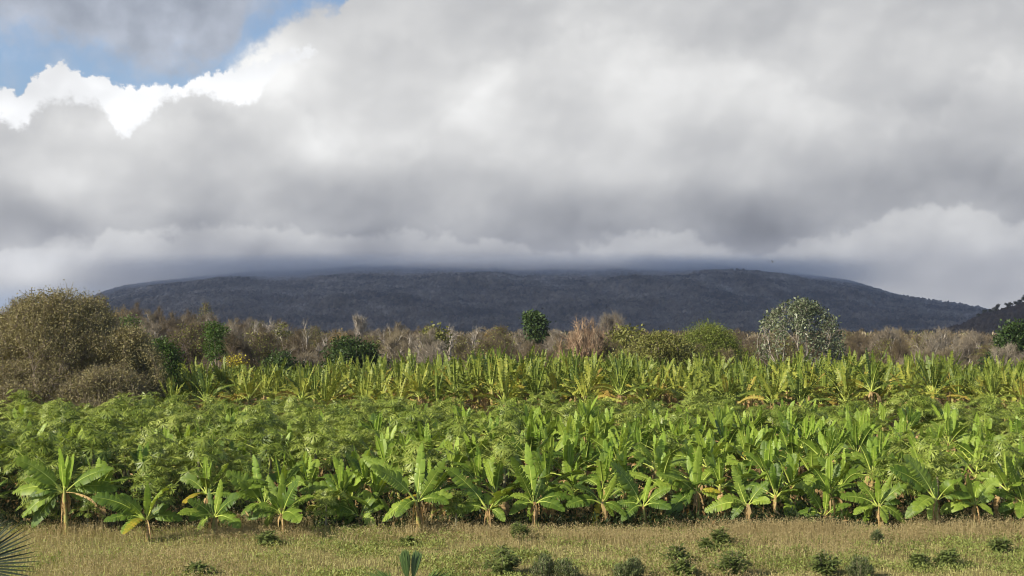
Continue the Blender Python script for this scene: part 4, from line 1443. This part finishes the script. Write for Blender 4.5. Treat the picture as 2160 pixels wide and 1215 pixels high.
V_, F_ = blades(66000, lambda x, y: .30 + .7 * (1 - redpatch(x, y)) * (1 - .6 * greenpatch(x, y)), .05, .19, .016, 1, 61, heads=1)
tag(build('dry_grass', V_, F_, M['grass_tan']), 'tan dry grass carpeting the strip in front of the bananas', 'grass', kind='stuff')
r = np.random.default_rng(62)
n = 520000
y = 30 + 16.5 * r.random(n); x = (r.random(n) - .5) * 2 * (.43 * y + 6)
cl_ = fbm(x, y, .9, 66, 3)
keep = r.random(n) < greenpatch(x, y) * (1 - .7 * redpatch(x, y)) * np.clip((cl_ - .36) * 6, .05, 1) * .6
x, y, cl_ = x[keep], y[keep], cl_[keep]; n = len(x)
ln = r.uniform(.05, .13, n)
V_, F_ = cards(np.stack([x, y, r.random(n) * .42 * np.clip(cl_, .3, 1) ** 1.5], 1), r.normal(0, 1, (n, 3)) + [0, 0, .5], r.normal(0, .6, (n, 3)) + [0, 0, .8], ln, ln * .4)
print('weeds', n)
tag(build('green_weeds', V_, F_, M['grass_green']), 'low green weeds mixed into the dry grass', 'weeds', kind='stuff')
V_, F_ = blades(40000, lambda x, y: redpatch(x, y) ** 1.5, .18, .36, .010, 1, 63, heads=3)
tag(build('seed_grass', V_, F_, M['grass_red']), 'hazy reddish brown seed grass along the foot of the bananas', 'grass', kind='stuff')

V_, F_ = blades(20000, lambda x, y: np.clip((fbm(x, y, 1.6, 97, 3) - .46) * 6, 0, 1), .15, .50, .014, 1, 65, 42.2, 46.6, heads=2)
tag(build('margin_grass', V_, F_, M['grass_red']), 'taller straggly grass growing up around the banana stems', 'grass', kind='stuff')

# undergrowth between the crop rows: litter leaves and weeds
r = np.random.default_rng(64)
n = 170000
y = 44.0 + 38 * r.random(n) ** 1.5
x = (r.random(n) - .5) * 2 * (.43 * y + 13)
hgt = r.random(n) ** 1.6 * np.where(y > 45.2, .85, .45) * (.4 + 1.1 * fbm(x, y, 2.5, 91, 2))
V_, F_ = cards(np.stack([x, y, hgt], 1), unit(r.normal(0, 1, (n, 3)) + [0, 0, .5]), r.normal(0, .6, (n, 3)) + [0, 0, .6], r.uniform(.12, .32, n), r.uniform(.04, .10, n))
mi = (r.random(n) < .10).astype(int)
M['under'] = leafmat('undergrowth_shade_leaves', [(.012, .022, .008), (.025, .042, .012), (.05, .075, .02)], .15, .6, .6, .55, .25, 1.1, .1)  # shade under the crop put into these dark leaf colours
tag(build('undergrowth', V_, F_, [M['under'], M['banana_dry']], mi), 'shade dark tangle of weeds and fallen dry leaves under the crop', 'undergrowth', kind='stuff')


def weed_bush(px, py, wpx, hpx, label, seed, style='leafy'):
    g = G(px, py)
    Y = g[1]
    W = wd(wpx, Y); H = wd(hpx, Y) * 1.2
    r = np.random.default_rng(seed)
    root = empty('weed_bush', g, label, 'bush')
    ns = 30 if style == 'leafy' else 60
    S0, S1, C, D, N_, L, Wd = [], [], [], [], [], [], []
    for i in range(ns):
        az = r.uniform(0, 6.28); rad = (r.random() ** .6) * W * .5
        tp = np.array([math.cos(az) * rad, math.sin(az) * rad, H * (1 - .55 * (rad / (W * .5)) ** 2) * r.uniform(.75, 1.02)])
        b = np.array([math.cos(az), math.sin(az), 0]) * rad * (.15 if style == 'leafy' else .7)
        mid = (b + tp) / 2 + np.array([0, 0, .06 * H])
        S0 += [b, mid]; S1 += [mid, tp]
        k = 26 if style == 'leafy' else 30
        for j in range(k):
            t = (.25 + .75 * r.random()) if style == 'leafy' else (.15 + .85 * r.random())
            p = (1 - t) ** 2 * b + 2 * t * (1 - t) * mid + t * t * tp
            a2 = r.uniform(0, 6.28)
            o = np.array([math.cos(a2), math.sin(a2), r.normal(.15 if style == 'leafy' else .9, .35)])
            C.append(p + unit(o) * .02); D.append(o - ([0, 0, .25] if style == 'leafy' else [0, 0, 0])); N_.append([r.normal(0, .3), r.normal(0, .3), 1.0])
            l = r.uniform(.13, .25) if style == 'leafy' else r.uniform(.07, .13)
            L.append(l); Wd.append(l * (.36 if style == 'leafy' else .22))
    A = Acc(); V, F = tubes(S0, S1, np.full(len(S0), .010), np.full(len(S0), .006), 3); A.add(V, F); A.make('stems', [M['papaya_stem']], root)
    A = Acc(); V, F = cards(np.array(C), np.array(D), np.array(N_, float), L, Wd); A.add(V, F)
    A.make('foliage', [M['weed_dark'] if style == 'leafy' else M['weed_grey']], root)


for i, (px, py, w, h, st, lb) in enumerate([
    (565, 1150, 42, 28, 'leafy', 'small dark weed bush by the foot of the bananas, left of centre'),
    (1058, 1214, 84, 56, 'leafy', 'broad leafy dark bush right of the young fan palm, at the bottom edge'),
    (1095, 1140, 44, 34, 'leafy', 'small leafy bush below the banana plant with the hanging leaf'),
    (1150, 1224, 62, 50, 'spiky', 'spiky dark weed clump right of the broad leafy bush'),
    (1195, 1226, 60, 40, 'spiky', 'second spiky dark weed clump, lower and further right'),
    (1318, 1226, 60, 34, 'spiky', 'low spiky weed clump at the bottom edge under the paired bushes'),
    (1340, 1224, 40, 44, 'spiky', 'thin upright weed clump beside the low spiky one'),
    (1428, 1190, 52, 34, 'leafy', 'rounded dark weed bush, upper one of a pair'),
    (1440, 1220, 66, 34, 'leafy', 'greener weed bush, lower one of a pair'),
    (1522, 1154, 40, 36, 'leafy', 'narrow dark bush with upright tip on the reddish grass'),
    (1490, 1165, 34, 24, 'leafy', 'pale green low weed left of the narrow dark bush'),
    (1547, 1218, 84, 52, 'leafy', 'large domed leafy bush at the bottom, right of the pair'),
    (1742, 1216, 66, 46, 'leafy', 'dark drooping leaf bush at the bottom right of centre'),
    (1815, 1222, 60, 40, 'spiky', 'grey green weed clump right of the dark drooping bush'),
    (1850, 1150, 26, 26, 'spiky', 'small upright weed on the reddish grass below a banana plant'),
    (1938, 1200, 44, 28, 'leafy', 'faint low weed bush in the paler grass'),
    (2000, 1198, 50, 34, 'leafy', 'loose green weed bush between the faint one and the round one'),
    (2110, 1167, 48, 28, 'leafy', 'neat round dark bush near the right edge'),
    (420, 1214, 60, 24, 'leafy', 'low dark weed patch at the bottom left'),
    (860, 1150, 20, 14, 'leafy', 'tiny weed above the young fan palm')]):
    weed_bush(px, py, w, h, lb, 500 + i, st)


def fan_leaf(acc, r, hub, axis, up, Rl, nseg, half, wseg, droop=.1, pleat=.15):
    axis = unit(axis); side = unit(np.cross(axis, up)); nrm = np.cross(side, axis)
    for k in range(nseg):
        a = (k / (nseg - 1) - .5) * 2 * half
        d = unit(axis * math.cos(a) + side * math.sin(a) + nrm * r.normal(0, .05))
        s = unit(np.cross(d, nrm)); L = Rl * (1 - .18 * abs(a / half) ** 2) * r.uniform(.93, 1.04)
        pts = []
        for t, w in ((.02, .25), (.35, .9), (.6, 1.0), (.85, .45), (1.0, .03)):
            c = hub + d * L * t - nrm * droop * L * t * t
            ww = wseg * w * .5
            pts += [c - s * ww + nrm * pleat * ww, c - nrm * pleat * ww, c + s * ww + nrm * pleat * ww]
        F = []
        for i in range(4):
            F += [[i * 3, i * 3 + 1, i * 3 + 4, i * 3 + 3], [i * 3 + 1, i * 3 + 2, i * 3 + 5, i * 3 + 4]]
        acc.add(pts, F)


def fan_palm(px, py, Y, label, leaves, seed, trunkr=.12, mk='palm', ws=.075):
    """leaves: list of (direction, radius, half angle, petiole length)"""
    r = np.random.default_rng(seed)
    p = P(px, py, Y)
    root = empty('fan_palm', (p[0], Y, 0), label, 'palm')
    H = p[2]
    A = Acc(); V, F = polytube([[0, 0, -.1], [.02, 0, H * .5], [0, 0, H]], [trunkr * 1.3, trunkr, trunkr * .9], 8); A.add(V, F)
    A.make('trunk', [M['bark']], root)
    for d, Rl, half, pet, nrm in leaves:
        d = unit(d); hub = np.array([0, 0, H]) + d * pet
        A = Acc(); V, F = polytube([[0, 0, H - .05], hub * .5 + np.array([0, 0, H]) * .5, hub], [.03, .022, .016], 5); A.add(V, F, 1)
        fan_leaf(A, r, hub, d, np.array(nrm, float), Rl, 22, half, Rl * ws)
        A.V[1:] = A.V[1:]
        A.make('leaf', [M[mk], M['rib'] if mk == 'palm' else M[mk]], root)


fan_palm(863, 1262, 24.0, 'young fan palm with pleated blue green leaves at the bottom edge, left of centre',
         [((-.10, -.1, 1), .62, .22, .35, (0, -1, .1)), ((.18, .05, 1), .60, .20, .35, (0.1, -1, .1)), ((.9, .4, .5), .6, .9, .4, (0, -.5, 1)), ((-.9, .2, .5), .6, .9, .4, (0, -.5, 1)), ((-.1, -.9, .4), .6, .9, .4, (0, 0, 1))], 71, .07)
fan_palm(-72, 1196, 11.0, 'shade dark fan palm frond with sharp splayed fingers entering at the bottom left',
         [((1, .1, .26), .62, .80, .02, (0.05, -1, .25)), ((-.2, .8, .7), .5, 1.1, .3, (0, -.4, 1)), ((-.8, -.3, .6), .5, 1.1, .3, (0, -.4, 1)), ((-.7, .5, 0), .5, 1.1, .3, (0, -.4, 1))], 72, mk='palm_shade', ws=.030)

# a bird far off in front of the cloud
p = P(1630, 553, 300)
A = Acc()
A.add([(0, -.45, 0), (.10, -.1, .05), (0, .35, .02), (-.10, -.1, .05), (.05, .1, -.08), (-.05, .1, -.08), (.55, .05, .38), (.5, -.18, .34), (1.0, -.15, .30), (-.55, .05, .38), (-.5, -.18, .34), (-1.0, -.15, .30)],
      [[0, 1, 2, 3], [0, 4, 1, 1], [0, 3, 5, 5], [4, 2, 1, 1], [5, 3, 2, 2], [0, 5, 4, 4], [5, 2, 4, 4], [1, 6, 7, 7], [1, 2, 6, 6], [6, 8, 7, 7], [3, 10, 9, 9], [3, 9, 2, 2], [9, 10, 11, 11]])
bo = A.make('bird', [M['mast']])
bo.location = tuple(p); bo.rotation_euler = (0, .3, .5); bo.scale = (.9, .9, .9)
tag(bo, 'tiny dark bird gliding in front of the grey cloud right of centre', 'bird')
# ------------------------------------------------------------------ unseen cloud deck added out of frame to shade the slopes, mist on the crest, haze
r = np.random.default_rng(81)
M['cloud'] = noisemat('cloud', [(.75, .75, .78), (.85, .85, .86)], .002, 1.0)
nx, ny = 90, 50
def cl(x, y, s):
    e = np.clip(1 - ((x + 1150) / 2700) ** 4, 0, 1) * np.clip(1 - ((y - 2400) / 1000) ** 4, 0, 1)
    return e
xs = np.linspace(-3900, 1600, nx); ys = np.linspace(-500, 2640, ny)
Xg, Yg = np.meshgrid(xs, ys)
sm = lambda v: np.clip(v, 0, 1) ** 2 * (3 - 2 * np.clip(v, 0, 1))
Yg = np.where(Yg > 1500, 1500 + (Yg - 1500) / 1140 * (1060 + 420 * sm((Xg + 1350) / 600) + 260 * sm((-2200 - Xg) / 400) + 130 * (fbm(Xg, Xg * 0 + 50, 260, 45, 3) - .5)), Yg)  # far edge shaped so the sun still reaches the mist
e = np.clip(1 - ((Xg + 1150) / 2750) ** 6, 0, 1) ** .5 * np.clip(1 - ((np.linspace(-1, 1, ny)[:, None] + Xg * 0)) ** 6, 0, 1) ** .5
Zb = 1150 - 60 * e * fbm(Xg, Yg, 500, 8)
Zt = 1150 + 20 + 380 * e * (.4 + fbm(Xg, Yg, 600, 14, 5))
Vb = np.stack([Xg, Yg, Zb], -1).reshape(-1, 3); Vt = np.stack([Xg, Yg, Zt], -1).reshape(-1, 3)
i_ = (np.arange(nx - 1)[None] + np.arange(ny - 1)[:, None] * nx)
F_ = np.stack([i_, i_ + 1, i_ + 1 + nx, i_ + nx], -1).reshape(-1, 4)
n0 = nx * ny
side = []
for k in range(nx - 1):
    side += [[k, k + 1, k + 1 + n0, k + n0], [n0 - nx + k, n0 - nx + k + 1, 2 * n0 - nx + k + 1, 2 * n0 - nx + k]]
for k in range(ny - 1):
    side += [[k * nx, (k + 1) * nx, (k + 1) * nx + n0, k * nx + n0], [k * nx + nx - 1, (k + 1) * nx + nx - 1, (k + 1) * nx + nx - 1 + n0, k * nx + nx - 1 + n0]]
o = build('cloud', np.concatenate([Vb, Vt]), np.concatenate([F_[:, ::-1], F_ + n0, np.array(side)]), M['cloud'], smooth=True)  # added cloud, never in frame, placed to block sun from the mountain
tag(o, kind='structure')


def boxmesh(name, x0, x1, y0, y1, z0, z1, mat):
    V = [(x, y, z) for z in (z0, z1) for y in (y0, y1) for x in (x0, x1)]
    F = np.array([[0, 2, 3, 1], [4, 5, 7, 6], [0, 1, 5, 4], [2, 6, 7, 3], [0, 4, 6, 2], [1, 3, 7, 5]])
    return build(name, V, F, mat)


m, nt = mat_base('haze')
pv = nt.nodes.new('ShaderNodeVolumePrincipled')
pv.inputs['Color'].default_value = (.66, .73, 1.0, 1)
pv.inputs['Density'].default_value = 1.05e-4
pv.inputs['Anisotropy'].default_value = 0.2
out = nt.nodes.new('ShaderNodeOutputMaterial')
nt.links.new(pv.outputs[0], out.inputs['Volume'])
hz_o = boxmesh('haze', -4200, 4200, -60, 4800, -6, 300, m)
tag(hz_o, kind='stuff')

# mist bank clinging to the crest: denser upwards, torn by noise
m, nt = mat_base('mist')
N, L = nt.nodes, nt.links
geo = N.new('ShaderNodeNewGeometry')
sp = N.new('ShaderNodeSeparateXYZ'); L.new(geo.outputs['Position'], sp.inputs[0])
no = N.new('ShaderNodeTexNoise'); no.inputs['Scale'].default_value = .0045; no.inputs['Detail'].default_value = 5
L.new(geo.outputs['Position'], no.inputs['Vector'])
def mm(op, a, b, c=None):
    n = N.new('ShaderNodeMath'); n.operation = op
    for i, v in enumerate((a, b, c)):
        if v is None: continue
        if isinstance(v, bpy.types.NodeSocket): L.new(v, n.inputs[i])
        else: n.inputs[i].default_value = v
    return n.outputs[0]
def mrr(v, a, b, c=0., d=1.):
    n = N.new('ShaderNodeMapRange'); n.interpolation_type = 'SMOOTHSTEP'
    for i, q in enumerate((v, a, b, c, d)):
        if isinstance(q, bpy.types.NodeSocket): L.new(q, n.inputs[i])
        else: n.inputs[i].default_value = q
    return n.outputs[0]
# the base of the mist is lower on the left shoulder of the mountain
zb = mm('MULTIPLY_ADD', mrr(sp.outputs[0], -1500, -300, -55., 0.), 1.0, sp.outputs[2])
zb = mm('SUBTRACT', sp.outputs[2], mrr(sp.outputs[0], -1250, -350, 80, 132))
zb = mm('MULTIPLY_ADD', mm('SUBTRACT', no.outputs[0], .5), 115.0, zb)
den = mrr(zb, -5.0, 45.0)
edgeR = mrr(sp.outputs[0], 450., 1250., 1., 0.)
edgeL = mrr(sp.outputs[0], -1450., -350., 0., 1.)
den = mm('MULTIPLY', mm('MULTIPLY', den, edgeR), edgeL)
topf = mrr(sp.outputs[2], 192., 246., 1., 0.)
den = mm('MULTIPLY', mm('MULTIPLY', den, topf), 0.0105)
pv = N.new('ShaderNodeVolumePrincipled')
pv.inputs['Color'].default_value = (.93, .95, 1.0, 1)
L.new(den, pv.inputs['Density'])
pv.inputs['Anisotropy'].default_value = 0.0
out = N.new('ShaderNodeOutputMaterial'); L.new(pv.outputs[0], out.inputs['Volume'])
mi_o = boxmesh('mist', -1800, 1500, 3520, 4200, 100, 290, m)
tag(mi_o, 'grey mist bank lying on the crest of the mountain', 'mist', kind='stuff')
